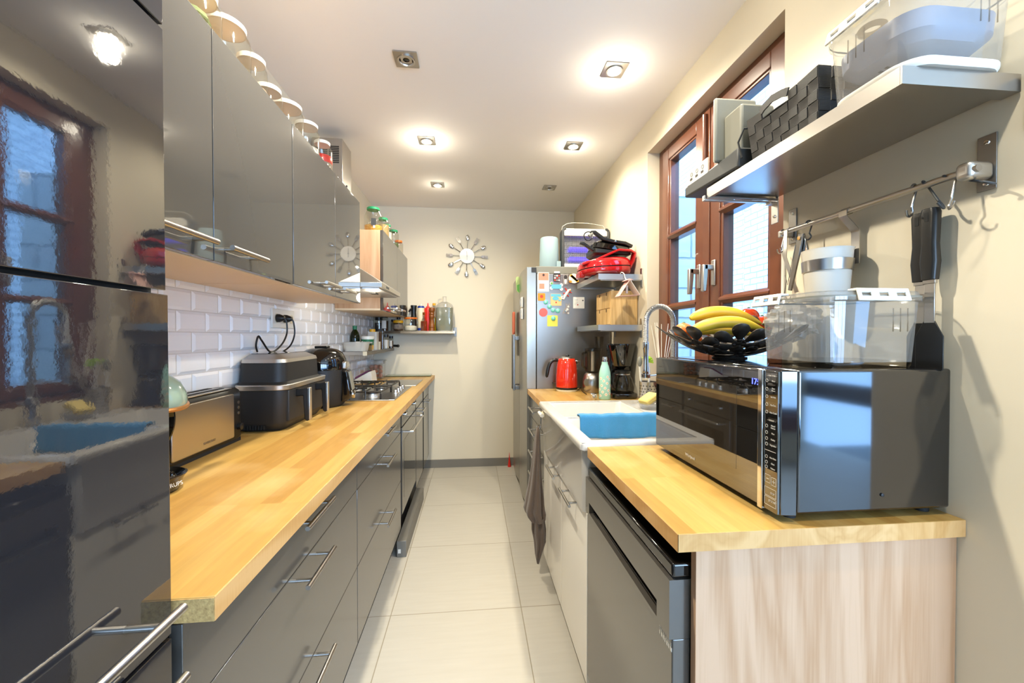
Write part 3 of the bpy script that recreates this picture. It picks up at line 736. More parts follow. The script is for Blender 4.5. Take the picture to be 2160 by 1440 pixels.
B().rings([rp(AX0 + .004, AX1 - .022, AY0 + .038, AY1 - .033, .045, 1.247), rp(AX0 + .006, AX1 - .026, AY0 + .042, AY1 - .037, .045, 1.262), rp(AX0 + .02, AX1 - .07, AY0 + .085, AY1 - .07, .03, 1.282)]).done('lid', M['satin'], t)
B().box(AX0 + .03, AX1 - .075, AY0 + .10, AY1 - .08, 1.2815, 1.2845).done('touch_panel', M['blackg'], t, .001)
for y0, y1, hy in ((AY0 + .03, 1.966, 1.845), (1.972, AY1 - .03, 2.06)):
    d = B().box(AX1 - .03, AX1 + .002, y0, y1, 1.0, 1.132).done('drawer', M['blackm'], t, .004)
    B().prism([(AX1, 1.128), (AX1 + .05, 1.135), (AX1 + .056, 1.13), (AX1 + .056, .99), (AX1 + .045, .985), (AX1 + .036, .995), (AX1 + .03, 1.098), (AX1, 1.095)], 'Y', hy - .014, hy + .014).done('handle', M['black'], d, .004)
    B().box(AX1 + .054, AX1 + .059, hy - .012, hy + .012, .99, 1.134).done('handle_inlay', M['satin'], d, .002)
b = B()
for i in range(9): b.box(-.955 + i * .011, -.95 + i * .011, AY0 + .006, AY0 + .0125, .972, .988)
b.done('vent', M['rubber'], t)
# round multicooker
t = thing('pressure_cooker', 'round black electric pressure cooker with domed lid beside the hob', 'pressure cooker', (-.875, 2.39, HW))
c = (-.866, 2.39, HW)
B().lathe([(.105, 0), (.112, .006), (.124, .02), (.13, .10), (.13, .21)], c, 40).done('body', M['blackm'], t)
l = B().lathe([(.131, .211), (.132, .235), (.128, .27), (.11, .305), (.08, .325), (.05, .333), (0, .336)], c, 40).done('lid', M['blackg'], t)
B().box(-.90, -.83, 2.36, 2.42, 1.293, 1.305).done('lid_handle', M['black'], l, .006)
R2 = Matrix.Translation((-.866, 2.39, 0)) @ Matrix.Rotation(math.radians(8), 4, 'Z')
B().box(.112, .138, -.055, .055, 1.172, 1.215).xf(R2).done('latch', M['satin'], t, .008, 3)
p = B().prism([(.11, .985), (.135, .99), (.165, 1.01), (.168, 1.03), (.145, 1.165), (.11, 1.17)], 'Y', -.065, .065).xf(R2).done('control_panel', M['blackg'], t, .01, 3)
B().prism([(.1655, 1.05), (.170, 1.05), (.1515, 1.155), (.147, 1.155)], 'Y', -.045, .045).xf(R2).done('screen', M['grey'], p, .001)
B().lathe([(.024, 0), (.024, .012), (.018, .016), (0, .016)], (.163, 0, 1.022), 20, 'X').xf(R2).done('dial', M['chrome'], p)

# gas hob
t = thing('gas_hob', 'four-burner stainless gas hob with black cast-iron grates', 'gas hob', (-.72, 2.87, HW))
B().box(-.965, -.485, 2.526, 3.215, HW, .967).done('plate', M['steel'], t, .003, 2)
for i, (bx, by, br) in enumerate(((-.86, 2.69, .036), (-.66, 2.69, .046), (-.86, 3.03, .046), (-.68, 3.03, .03))):
    u = B().lathe([(br * 1.25, 0), (br * 1.2, .01), (br, .012), (br, .02), (0, .02)], (bx, by, .967), 24).done('burner', M['satin'], t)
    B().lathe([(br * .92, .0205), (br * .9, .028), (br * .6, .031), (0, .031)], (bx, by, .967), 24).done('burner_cap', M['iron'], u)
for y0, y1 in ((2.545, 2.86), (2.875, 3.19)):
    b = B(); x0, x1 = -.95, -.575; zt = 1.012; q = .006
    for x in (x0, x1): b.tube([(x, y0, .968), (x, y0 + .004, zt - .012), (x, y0 + .022, zt), (x, y1 - .022, zt), (x, y1 - .004, zt - .012), (x, y1, .968)], q, 6)
    for y in (y0 + .02, y1 - .02): b.tube([(x0, y, zt), (x1, y, zt)], q, 6)
    xm = (x0 + x1) / 2
    b.tube([(xm, y0 + .005, .968), (xm, y0 + .005, zt), (xm, y1 - .005, zt), (xm, y1 - .005, .968)], q, 6)
    for cx in ((x0 + xm) / 2, (xm + x1) / 2):
        ym = (y0 + y1) / 2
        for dx, dy in ((1, 0), (-1, 0), (0, 1), (0, -1)):
            ex = cx + dx * .09 if dx else cx; ey = ym + dy * (y1 - y0) / 2 if dy else ym
            b.tube([(cx + dx * .028, ym + dy * .028, zt + .006), (ex, ey - dy * .012, zt + .004), (ex, ey - dy * .002, .968) if dy else (ex, ey, zt)], q * .9, 6)
    b.done('grate', M['iron'], t)
for y in (2.79, 2.885, 2.975, 3.06):
    k = B().lathe([(.021, 0), (.021, .006), (.017, .008), (.016, .024), (.014, .027), (0, .027)], (-.53, y, .967), 18).done('knob', M['satin'], t)
    B().box(-.532, -.528, y - .014, y + .014, .994, .998).done('pointer', M['blackm'], k)
B().box(-.745, -.457, 3.255, 3.69, HW, .966).done('steel_plate', M['satin'], None, .002, tag=('flat satin steel plate set on the worktop beyond the gas hob', 'steel plate'))
t = thing('glass_board', 'greenish glass board lying at the far end of the left worktop', 'glass board', (-.64, 4.085, HW))
M['greenish'] = pm('greenish_glass', '#7d8672', .06, ior=1.6)
B().box(-.86, -.42, 4.012, 4.16, HW + .004, HW + .014).done('board', M['greenish'], t, .002)
for x in (-.83, -.45): B().box(x - .01, x + .01, 4.03, 4.14, HW, HW + .004).done('foot', M['rubber'], t)

# egg box
t = thing('egg_container', 'clear plastic box of brown eggs with clip lid in the far corner', 'container', (-.925, 3.99, HW))
ex0, ex1, ey0, ey1 = -.995, -.853, 3.87, 4.0
b = B().rings([rp(ex0 + .004, ex1 - .004, ey0 + .004, ey1 - .004, .012, HW + .001), rp(ex0, ex1, ey0, ey1, .014, 1.125)], cap1=False)
b.done('box', M['plast'], t)
B().box(ex0, ex1 + .004, ey0 - .003, ey1, 1.125, 1.134).done('lid', M['plast'], t, .002)
B().prism([(ex1 + .001, 1.128), (ex1 + .022, 1.135), (ex1 + .024, 1.128), (ex1 + .012, 1.122), (ex1 + .010, 1.10), (ex1 + .002, 1.098)], 'Y', 3.89, 3.94).done('clip', M['smoke'], t)
def egg(x, y, z, rx):
    b = B(); rs = []
    n = 12
    b.lathe([(.0205 * math.sin(PI * i / 9) * (1 + .12 * math.cos(PI * i / 9)) + 1e-4, .028 - .028 * math.cos(PI * i / 9)) for i in range(10)], (0, 0, -.028), n)
    b.xf(Matrix.Translation((x, y, z)) @ Euler((rx, rx * .7, 0)).to_matrix().to_4x4())
    return b
eggs = [(-.968, 3.90, .985), (-.925, 3.895, .984), (-.882, 3.90, .985), (-.95, 3.94, .986), (-.90, 3.94, .986), (-.965, 3.898, 1.026), (-.922, 3.896, 1.028), (-.880, 3.90, 1.025), (-.945, 3.935, 1.03), (-.966, 3.90, 1.068), (-.924, 3.898, 1.07), (-.882, 3.90, 1.065), (-.945, 3.94, 1.068), (-.90, 3.94, 1.064)]
e0 = None
for i, (x, y, z) in enumerate(eggs):
    egg(x, y, z + .0, 1.2 + .5 * math.sin(i * 2.3)).done('egg', M['egg'], tag=('brown egg in the clear plastic box in the far corner', 'egg', 'eggs in the clear box'))
# opened packet lying before the egg box
t = thing('food_packet', 'open white paper packet with purple print beside the egg box', 'packet', (-.91, 3.5, HW))
b = B().prism([(-.99, .962), (-.85, .962), (-.842, .97), (-.848, 1.03), (-.858, 1.066), (-.875, 1.06), (-.99, .995)], 'Y', 3.44, 3.60)
b.done('wrap', M['paper'], t, .004)
B().prism([(-.99, .998), (-.882, 1.06), (-.878, 1.07), (-.9, 1.066), (-.99, 1.015)], 'Y', 3.46, 3.58).done('print_panel', pm('purple_print', '#6d3355', .5), t, .003)
B().sph((-.87, 3.437, .975), (.03, .004, .012), 12, 6).done('green_mark', pm('green_print', '#6fb04a', .6), t)

# wall sockets and cords
t = thing('wall_socket', 'white triple wall socket on the tiled wall above the air fryer', 'socket', (-.998, 2.21, 1.43))
B().box(-1.001, -.991, 2.085, 2.33, 1.402, 1.50).done('plate', M['plastic'], t, .003)
for y in (2.128, 2.208, 2.288):
    B().lathe([(.024, 0), (.024, .0012), (.021, .0012), (.019, -.006), (0, -.006)], (-.9905, y, 1.452), 20, 'X').done('outlet', M['cream'], t)
def cord(y, pts, label):
    t = thing('power_cable', label, 'cable', (-.97, y, 1.44), group='appliance cords at the socket')
    B().lathe([(.021, 0), (.021, .012), (.013, .03), (.011, .036), (0, .037)], (-.989, y, 1.452), 18, 'X').done('plug', M['black'], t)
    P = [(-.953, y, 1.45), (-.945, y + .003, 1.43)] + pts
    out = []
    for i in range(len(P) - 1):
        a = P[max(i - 1, 0)]; b_, c_ = P[i], P[i + 1]; d_ = P[min(i + 2, len(P) - 1)]
        for k in range(6):
            u = k / 6
            out.append(tuple(.5 * ((2 * b_[m]) + (-a[m] + c_[m]) * u + (2 * a[m] - 5 * b_[m] + 4 * c_[m] - d_[m]) * u * u + (-a[m] + 3 * b_[m] - 3 * c_[m] + d_[m]) * u ** 3) for m in range(3)))
    out.append(P[-1])
    B().tube(out, .0042, 8).done('cable', M['black'], t)
cord(2.128, [(-.945, 2.13, 1.37), (-.95, 2.08, 1.315), (-.96, 2.0, 1.285), (-.965, 1.93, 1.34), (-.97, 1.91, 1.36), (-.975, 1.90, 1.32), (-.985, 1.93, 1.29)], 'black plug and looping cord in the first socket, nearer the toaster')
cord(2.208, [(-.945, 2.22, 1.37), (-.955, 2.19, 1.31), (-.985, 2.14, 1.27)], 'black plug and straight cord in the middle socket')

# steel shelf on the tiled wall
def rail_shelf(t, x0, x1, y0, y1, z):
    B().box(x0, x1, y0, y1, z - .02, z - .004).done('board', M['steel'], t, .002)
SZ = 1.243
t = thing('wall_shelf', 'short steel shelf with ribbed edge on the tiled wall beyond the hob', 'wall shelf', (-.9, 3.64, SZ - .03))
B().box(XL + .011, -.806, 3.11, 4.166, SZ - .028, SZ).done('board', M['steel'], t, .0015)
b = B()
for z in (SZ - .006, SZ - .015, SZ - .024): b.cyl((-.806, 3.11, z), (-.806, 4.165, z), .004, n=8)
b.done('edge_ribs', M['steeld'], t)
B().box(-.83, -.80, 3.104, 3.11, SZ - .03, SZ + .002).done('end_cap', M['cream'], t)
t = thing('wall_shelf', 'steel shelf with ribbed edge on the back wall, full of condiments', 'wall shelf', (-.58, 4.07, 1.385))
BZ = 1.412
B().box(XL + .011, -.2, 3.965, YB - .002, BZ - .024, BZ).done('board', M['steel'], t, .0015)
b = B()
for z in (BZ - .005, BZ - .013, BZ - .021): b.cyl((XL + .02, 3.965, z), (-.2, 3.965, z), .004, n=8)
b.done('edge_ribs', M['steeld'], t)
B().box(-.2, -.178, 3.958, 3.99, BZ - .024, BZ + .002).done('end_cap', M['plastic'], t)
B().prism([(3.99, BZ - .02), (YB - .002, BZ - .02), (YB - .002, BZ + .04), (YB - .008, BZ + .04), (YB - .012, BZ + .0)], 'X', -.2, -.178).box(-.195, -.17, YB - .008, YB - .001, BZ - .05, BZ + .04).done('bracket', M['steeld'], t)

def bottle(name, label, cat, x, y, z, prof, mat, lid=None, n=24, group=None, extra=None):
    t = thing(name, label, cat, (x, y, z), group=group)
    B().lathe(prof, (x, y, z), n).done('body', M[mat], t)
    if lid: B().lathe(lid[1], (x, y, z), n).done('cap', M[lid[0]], t)
    return t
# lower shelf things
t = bottle('oil_bottle', 'green glass bottle on the short shelf behind the clear tub', 'bottle', -.952, 3.33, SZ, [(0, .001), (.033, .001), (.037, .008), (.037, .115), (.03, .145), (.0155, .17), (.0155, .178)], 'greeng', ('dgreen', [(.017, .172), (.017, .202), (0, .202)]))
B().lathe([(0, .004), (.032, .004), (.0335, .1), (0, .1)], (-.952, 3.33, SZ), 20).done('contents', pm('olive_fill', '#3c5a1c', .4), t)
B().prism([(-.03, .02), (.002, .02), (.002, .075), (-.03, .075)], 'Y', -.0385, -.0378).xf(Matrix.Translation((-.925, 3.33, SZ)) @ Matrix.Rotation(.5, 4, 'Z')).done('label', M['paper'], t)
t = thing('stock_tub', 'white tub with green and yellow label and white lid on the short shelf', 'tub', (-.862, 3.365, SZ))
B().lathe([(0, .001), (.044, .001), (.05, .1), (.052, .1), (.052, .112), (0, .112)], (-.862, 3.365, SZ), 28).done('body', M['plastic'], t)
B().lathe([(.0472, .045), (.0502, .092)], (-.862, 3.365, SZ), 28).done('label', M['dgreen'], t)
B().lathe([(.0452, .008), (.0473, .0449)], (-.862, 3.365, SZ), 28).done('label_band', M['yellow'], t)
B().lathe([(.0535, .1), (.0535, .116), (.05, .118), (0, .118)], (-.862, 3.365, SZ), 28).done('lid', M['plastic'], t)
txt('Knorr', .026, (-.862, 3.3095, SZ + .07), (PI/2, 0, .12), M['ink'], t)
t = thing('plastic_tub', 'clear low plastic tub of white sugar at the near end of the short shelf', 'tub', (-.9, 3.2, SZ))
b = B().rings([rp(-.98, -.825, 3.135, 3.255, .03, SZ + .001), rp(-.99, -.812, 3.125, 3.265, .03, SZ + .07), rp(-.993, -.808, 3.122, 3.268, .03, SZ + .073)], cap1=False)
b.done('tub', M['milky'], t)
B().rings([rp(-.976, -.829, 3.139, 3.251, .03, SZ + .004), rp(-.982, -.822, 3.132, 3.258, .03, SZ + .03), rp(-.95, -.86, 3.17, 3.22, .02, SZ + .036)]).done('contents', M['flour'], t)
t = thing('small_jar', 'tiny square jar beside the clear tub on the short shelf', 'jar', (-.826, 3.30, SZ))
B().box(-.84, -.81, 3.285, 3.315, SZ, SZ + .06).done('body', M['smoke'], t, .004)
B().box(-.842, -.808, 3.283, 3.317, SZ + .06, SZ + .072).done('lid', M['milky'], t, .002)
B().box(-.837, -.813, 3.288, 3.312, SZ + .003, SZ + .04).done('contents', M['oats'], t)
t = thing('storage_canister', 'tall narrow translucent canister with yellow lid on the short shelf', 'canister', (-.855, 3.52, SZ))
B().prism(rrect(-.895, -.815, 3.48, 3.56, .012), 'Z', SZ, SZ + .155).done('body', M['milky'], t)
B().prism(rrect(-.888, -.822, 3.487, 3.553, .012), 'Z', SZ + .002, SZ + .08).done('contents', M['flour'], t)
B().lathe([(.024, .155), (.024, .178), (0, .178)], (-.86, 3.52, SZ), 20).done('cap', M['yellow'], t)
t = thing('storage_canister', 'tall canister of brown sticks with dark lid on the short shelf', 'canister', (-.835, 3.72, SZ))
B().prism(rrect(-.868, -.808, 3.69, 3.75, .01), 'Z', SZ, SZ + .165).done('body', M['clear'], t)
B().prism(rrect(-.864, -.83, 3.694, 3.746, .01), 'Z', SZ + .002, SZ + .15).done('contents', M['spice'], t)
B().prism(rrect(-.866, -.81, 3.692, 3.748, .01), 'Z', SZ + .165, SZ + .183).done('cap', M['blackm'], t)
B().box(-.832, -.810, 3.575, 3.60, SZ, SZ + .07).done('carton', M['cream'], None, .001, tag=('small cream carton between the two tall canisters', 'carton'))
def spicejar(x, y, z, r, h, label, fill='spice', lab=True):
    t = thing('spice_jar', label, 'spice jar', (x, y, z), group='spice jars')
    B().lathe([(0, .001), (r, .001), (r, h * .74), (r * .8, h * .8)], (x, y, z), 20).done('body', M['clear'], t)
    B().lathe([(0, .003), (r * .93, .003), (r * .93, h * .6), (0, h * .6)], (x, y, z), 18).done('contents', M[fill], t)
    B().lathe([(r * .86, h * .8), (r * .86, h), (0, h)], (x, y, z), 20).done('cap', M['black'], t)
    if lab:
        a = [math.radians(-125 + 14 * i) for i in range(6)]
        l = B().rings([[(x + (r + .0006) * math.cos(q), y + (r + .0006) * math.sin(q), z + k) for q in a] for k in (h * .15, h * .62)], False, False)
        # ring closure face removed: keep only the visible strip
        l.f = [f for f in l.f if not (0 in f and 5 in f)]
        l.done('label', M['paper'], t)
    return t
spicejar(-.828, 3.90, SZ, .028, .135, 'spice jar with black cap and white label on the short shelf', 'flour')
spicejar(-.81, 4.05, SZ, .022, .12, 'spice jar behind the white-labelled one, at the corner of the short shelf')
t = thing('small_strainer', 'small black-handled strainer poking past the far end of the short shelf', 'strainer', (-.79, 4.1, SZ))
B().tube([(-.86, 4.12, SZ + .012), (-.80, 4.11, SZ + .022), (-.75, 4.10, SZ + .02)], [.006, .011, .012], 10).done('grip', M['black'], t)
B().tube([(-.752 + .012 * math.cos(a), 4.099, SZ + .02 + .011 * math.sin(a)) for a in [2 * PI * i / 12 for i in range(12)]], .004, 6, True).done('hanging_loop', M['black'], t)
# back shelf things: x from the photo, all on the shelf top
spicejar(-.985 + .055, 4.06, BZ, .04, .135, 'dark jar with black lid in the corner of the back shelf', 'dark', False)
spicejar(-.865, 4.02, BZ, .036, .165, 'tall spice jar with white label on the back shelf under the oak cabinet')
spicejar(-.79, 4.06, BZ, .024, .115, 'slim pale-blue spice jar on the back shelf', 'mixed', False)
spicejar(-.745, 4.10, BZ, .022, .15, 'dark-capped spice jar behind the yellow-lidded jar', 'spice', False)
t = jar('condiment_jar', 'short jar of honey-brown spread with yellow lid on the back shelf', 'jar', -.735, 4.02, BZ, .047, .105, 'yellow', None, 'spice', .8, .02, .97)
B().lathe([(.0475, .02), (.0475, .065)], (-.735, 4.02, BZ), 28).done('label', M['mixed'], t)
t = jar('salt_jar', 'clip-top glass jar of white salt with orange seal on the back shelf', 'jar', -.617, 4.035, BZ, .063, .14, 'smoke', None, 'flour', .38, .018, .92)
B().lathe([(.062, .118), (.066, .122), (.066, .130), (.062, .133)], (-.617, 4.035, BZ), 28).done('seal', M['orange'], t)
B().tube([(-.56, 4.02, BZ + .125), (-.545, 4.02, BZ + .09), (-.55, 4.02, BZ + .07), (-.553, 4.02, BZ + .09)], .003, 6).done('clip', M['steel'], t)
t = thing('coffee_grinder', 'black waisted grinder with side spout behind the salt jar', 'grinder', (-.60, 4.13, BZ))
B().lathe([(0, .001), (.03, .001), (.03, .14), (.028, .15), (.024, .19), (.028, .235), (.032, .255), (.03, .262), (0, .262)], (-.60, 4.131, BZ), 24).done('body', M['black'], t)
B().tube([(-.626, 4.12, BZ + .225), (-.645, 4.12, BZ + .20), (-.65, 4.12, BZ + .195)], [.012, .009, .006], 8).done('spout', M['black'], t)
t = thing('spray_can', 'tall cream and blue aerosol can on the back shelf', 'spray can', (-.523, 4.09, BZ))
B().lathe([(0, .001), (.033, .001), (.034, .006), (.034, .245), (.026, .255), (.016, .262), (0, .262)], (-.523, 4.09, BZ), 28).done('can', M['cream'], t)
B().lathe([(.0342, .006), (.0342, .032)], (-.523, 4.09, BZ), 28).done('base_band', pm('navy_print', '#243a8c', .4), t)
B().lathe([(.0342, .232), (.0342, .245), (.027, .2545)], (-.523, 4.09, BZ), 28).done('top_band', bpy.data.materials['navy_print'], t)
B().lathe([(.008, .262), (.008, .275), (0, .276)], (-.523, 4.09, BZ), 12).done('nozzle', M['plastic'], t)
txt('Dash', .03, (-.4985, 4.0655, BZ + .13), (PI/2, -PI/2, .65), M['inkd'], t, sx=1.2)
bottle('squeeze_bottle', 'red squeeze bottle with pointed nozzle on the back shelf', 'bottle', -.455, 4.10, BZ, [(0, .001), (.035, .001), (.037, .008), (.037, .215), (.035, .222)], 'redp', ('redp', [(.036, .222), (.034, .232), (.02, .238), (.018, .248), (.008, .252), (.004, .285), (0, .286)]))
t = bottle('sauce_bottle', 'small square bottle of amber sauce in front of the red squeeze bottle', 'bottle', -.485, 4.01, BZ, [(0, .001), (.031, .001), (.031, .1), (.025, .112), (.012, .13), (.011, .168)], 'clear', ('brown', [(.0125, .16), (.0125, .185), (0, .185)]), 4)
B().lathe([(0, .003), (.029, .003), (.029, .097), (0, .1)], (-.485, 4.01, BZ), 4).done('contents', pm('amber_fill', '#8a3412', .3), t)
t = thing('pepper_mill', 'turned wooden pepper mill on the back shelf beside the green jug', 'pepper mill', (-.407, 4.01, BZ))
B().lathe([(0, .001), (.029, .001), (.03, .02), (.027, .026), (.03, .034), (.03, .055), (.024, .066), (.02, .10), (.019, .125), (.025, .135), (.027, .15), (.023, .158)], (-.407, 4.01, BZ), 28).done('body', M['brown'], t)
B().lathe([(.021, .158), (.025, .165), (.026, .175), (.021, .183), (.028, .195), (.031, .21), (.026, .228), (.012, .237), (0, .238)], (-.407, 4.01, BZ), 28).done('head', M['brown'], t)
t = bottle('oil_bottle', 'clear bottle of yellow oil with yellow cap behind the pepper mill', 'bottle', -.396, 4.13, BZ, [(0, .001), (.020, .001), (.022, .008), (.022, .17), (.02, .21), (.015, .25), (.014, .265)], 'clear', ('yellow', [(.0155, .262), (.0155, .285), (0, .285)]))
B().lathe([(0, .003), (.02, .003), (.02, .14), (0, .142)], (-.396, 4.13, BZ), 24).done('contents', pm('oil_fill', '#d8b81e', .2), t)
t = thing('water_jug', 'large clear jug of murky green liquid at the open end of the back shelf', 'jug', (-.285, 4.06, BZ))
B().rings([rp(-.362, -.208, 4.0, 4.12, .03, BZ + .001), rp(-.372, -.198, 3.99, 4.13, .035, BZ + .05), rp(-.372, -.198, 3.99, 4.13, .035, BZ + .24), rp(-.36, -.21, 4.0, 4.12, .05, BZ + .268), rp(-.315, -.255, 4.03, 4.09, .03, BZ + .295)], cap0=True, cap1=False).done('body', M['plast'], t)
B().lathe([(.026, .29), (.02, .30), (.0195, .345), (.022, .346)], (-.285, 4.06, BZ), 24).done('neck', M['milky'], t)
B().rings([rp(-.356, -.214, 4.005, 4.115, .03, BZ + .004), rp(-.367, -.203, 3.995, 4.125, .035, BZ + .05), rp(-.367, -.203, 3.995, 4.125, .035, BZ + .235)]).done('contents', pm('green_liquid', '#7d8062', .15), t)
B().tube([(-.315, 4.06, BZ + .325), (-.345, 4.06, BZ + .315), (-.352, 4.06, BZ + .28)], .007, 8).done('handle', M['milky'], t)

# cutlery clock
t = thing('wall_clock', 'silver clock with spoons and forks for rays on the back wall', 'clock', (-.062, YB, 2.19))
cz = 2.19; cx = -.062; cy = YB - .012
B().lathe([(.076, 0), (.076, -.003), (0, -.0035)], (cx, cy, cz), 48, 'Y').done('dial', pm('spun_steel', '#d8d6d2', .25, 1, aniso=.9), t)
B().box(cx - .02, cx + .02, cy + .0005, YB - .001, cz - .02, cz + .02).done('movement', M['blackm'], t)
for i in range(12):
    a = math.radians(90 - 30 * i - 2)
    R = Matrix.Translation((cx, cy + .002, cz)) @ Matrix.Rotation(-a, 4, 'Y')
    if i % 2 == 0:
        b = B().tube([(.07, 0, 0), (.15, -.004, 0)], [.0035, .003], 6)
        b.sph((.188, -.006, 0), (.03, .006, .0185), 14, 8)
        b.xf(R).done('spoon', M['chrome'], t)
    else:
        b = B().tube([(.07, 0, 0), (.15, -.004, 0)], [.0035, .003], 6)
        b.prism([(.145, -.005), (.158, -.014), (.178, -.0145), (.178, .0145), (.158, .014), (.145, .005)], 'Y', -.007, -.004)
        for q in (-.0125, -.0043, .0043, .0125): b.box(.177, .215, -.007, -.0045, q - .002, q + .002)
        b.xf(R).done('fork', M['chrome'], t)
for a, l in ((92, .055), (270, .04)):
    B().box(0, l, -.008, -.0065, -.0022, .0022).xf(Matrix.Translation((cx, cy, cz)) @ Matrix.Rotation(-math.radians(a), 4, 'Y')).done('hand', M['steeld'], t)
B().lathe([(.006, -.003), (.006, -.011), (0, -.012)], (cx, cy, cz), 12, 'Y').done('pin', M['steeld'], t)
# ================================================================== things on the right run
# microwave
M['mwglass'] = pm('microwave_glass', '#0c0a08', .02, ior=2.6)
M['mwside'] = pm('microwave_side', '#0c0e12', .06, ior=2.0)
t = thing('microwave', 'large black microwave oven with mirror-like glass door on the right worktop', 'microwave', (.86, 1.07, HW))
mx0, mx1, my0, my1, mz0, mz1 = .655, 1.062, .785, 1.362, .976, 1.288
B().box(mx0 + .037, mx1, my0 + .002, my1 - .002, mz0, mz1).done('case', M['mwside'], t, .006, 3)
fr = B().prism([(mx0 + .001, my0 + .006), (mx0 + .035, my0), (mx0 + .035, my1), (mx0 + .001, my1 - .006)], 'Z', mz0 - .002, mz1 - .002)
fr.done('front_frame', M['mwside'], t, .002)
d = B().box(mx0 - .006, mx0, .847, my1 - .002, mz0 + .001, mz1 - .004).done('door', M['mwglass'], t, .001)
M['mesh'] = pm('door_mesh', '#2a2621', .03, ior=2.4)
B().box(mx0 - .0064, mx0 - .0058, .925, my1 - .03, mz0 + .055, mz1 - .05).done('window_mesh', M['mesh'], d)
B().box(mx0 - .011, mx0, .832, .8465, mz0 - .004, mz1 - .002).done('door_handle', M['chrome'], d, .002)
cp = B().box(mx0 - .006, mx0, my0 + .006, .831, mz0, mz1 - .004).done('control_panel', M['mwglass'], t, .001)
def mt(s, v, size=.0052, y=.8085, sx=.8): txt(s, size, (mx0 - .0065, y, mz1 - .004 - (v - 787) / 296 * .306), RMX, M['ink'], cp, sx=sx)
for s, v, z in (('— FUNCTIONS —', 797, .0046), ('Micro', 808, .005), ('Keep\nWarm', 826, .005), ('Soft Melt', 842, .005), ('Pop Corn', 859, .005), ('Auto Cook', 875, .0056), ('— DEFROST —', 892, .0046), ('Manual\nDefrost', 905, .005), ('Meat', 919, .005), ('Poultry', 932, .005), ('Vegetables', 944, .005),
                ('Auto Clean', 971, .005), ('Clock', 983, .005), ('Volume', 993, .005), ('STOP', 1046, .0062), ('JET START', 1063, .0062)):
    mt(s, v, z, .804 if 'FUN' not in s and 'DEF' not in s else .8085)
def zc(v): return mz1 - .004 - (v - 787) / 296 * .306
for v in (808, 826, 842, 859, 875, 905, 919, 932, 944, 971, 983, 993):
    B().tube([(mx0 - .0063, .823 + .0035 * math.cos(a), zc(v) + .0035 * math.sin(a)) for a in [2 * PI * i / 8 for i in range(8)]], .0005, 4, True).done('icon', M['ink'], cp)
B().box(mx0 - .0065, mx0 - .006, .796, .828, zc(957) - .0004, zc(957) + .0004).done('divider_line', M['ink'], cp)
def frame(y0, y1, v0, v1):
    a, c = zc(v1), zc(v0); w = .0006
    ic = B()
    ic.box(mx0 - .0065, mx0 - .006, y0, y1, a, a + w).box(mx0 - .0065, mx0 - .006, y0, y1, c - w, c).box(mx0 - .0065, mx0 - .006, y0, y0 + w, a, c).box(mx0 - .0065, mx0 - .006, y1 - w, y1, a, c)
    ic.done('button_outline', M['ink'], cp)
frame(.794, .808, 1011, 1028); frame(.811, .827, 1009, 1026); frame(.794, .828, 1036, 1054); frame(.794, .828, 1056, 1074)
B().box(mx0 - .0065, mx0 - .006, .797, .805, zc(1020) - .0006, zc(1020) + .0006).box(mx0 - .0065, mx0 - .006, .8005, .8015, zc(1020) - .004, zc(1020) + .004).done('plus_sign', M['ink'], cp)
B().box(mx0 - .0065, mx0 - .006, .815, .823, zc(1018) - .0006, zc(1018) + .0006).done('minus_sign', M['ink'], cp)
txt('17:', .02, (mx0 - .0067, .862, zc(815)), RMX, M['disp'], d, 'clock_digits')
txt('Whirlpool', .0125, (mx0 - .0067, 1.135, .999), RMX, M['ink'], d)
txt('COOK 31', .007, (mx0 - .0067, 1.325, 1.255), RMX, M['steeld'], d)
for x in (.70, 1.03):
    for y in (.82, 1.33): B().cyl((x, y, HW), (x, y, mz0 + .001), .014, n=14).done('foot', M['rubber'], t)
B().lathe([(.004, 0), (.004, -.002), (0, -.003)], (.893, my0 + .002, 1.012), 12, 'Y').done('screw', M['blackm'], t)

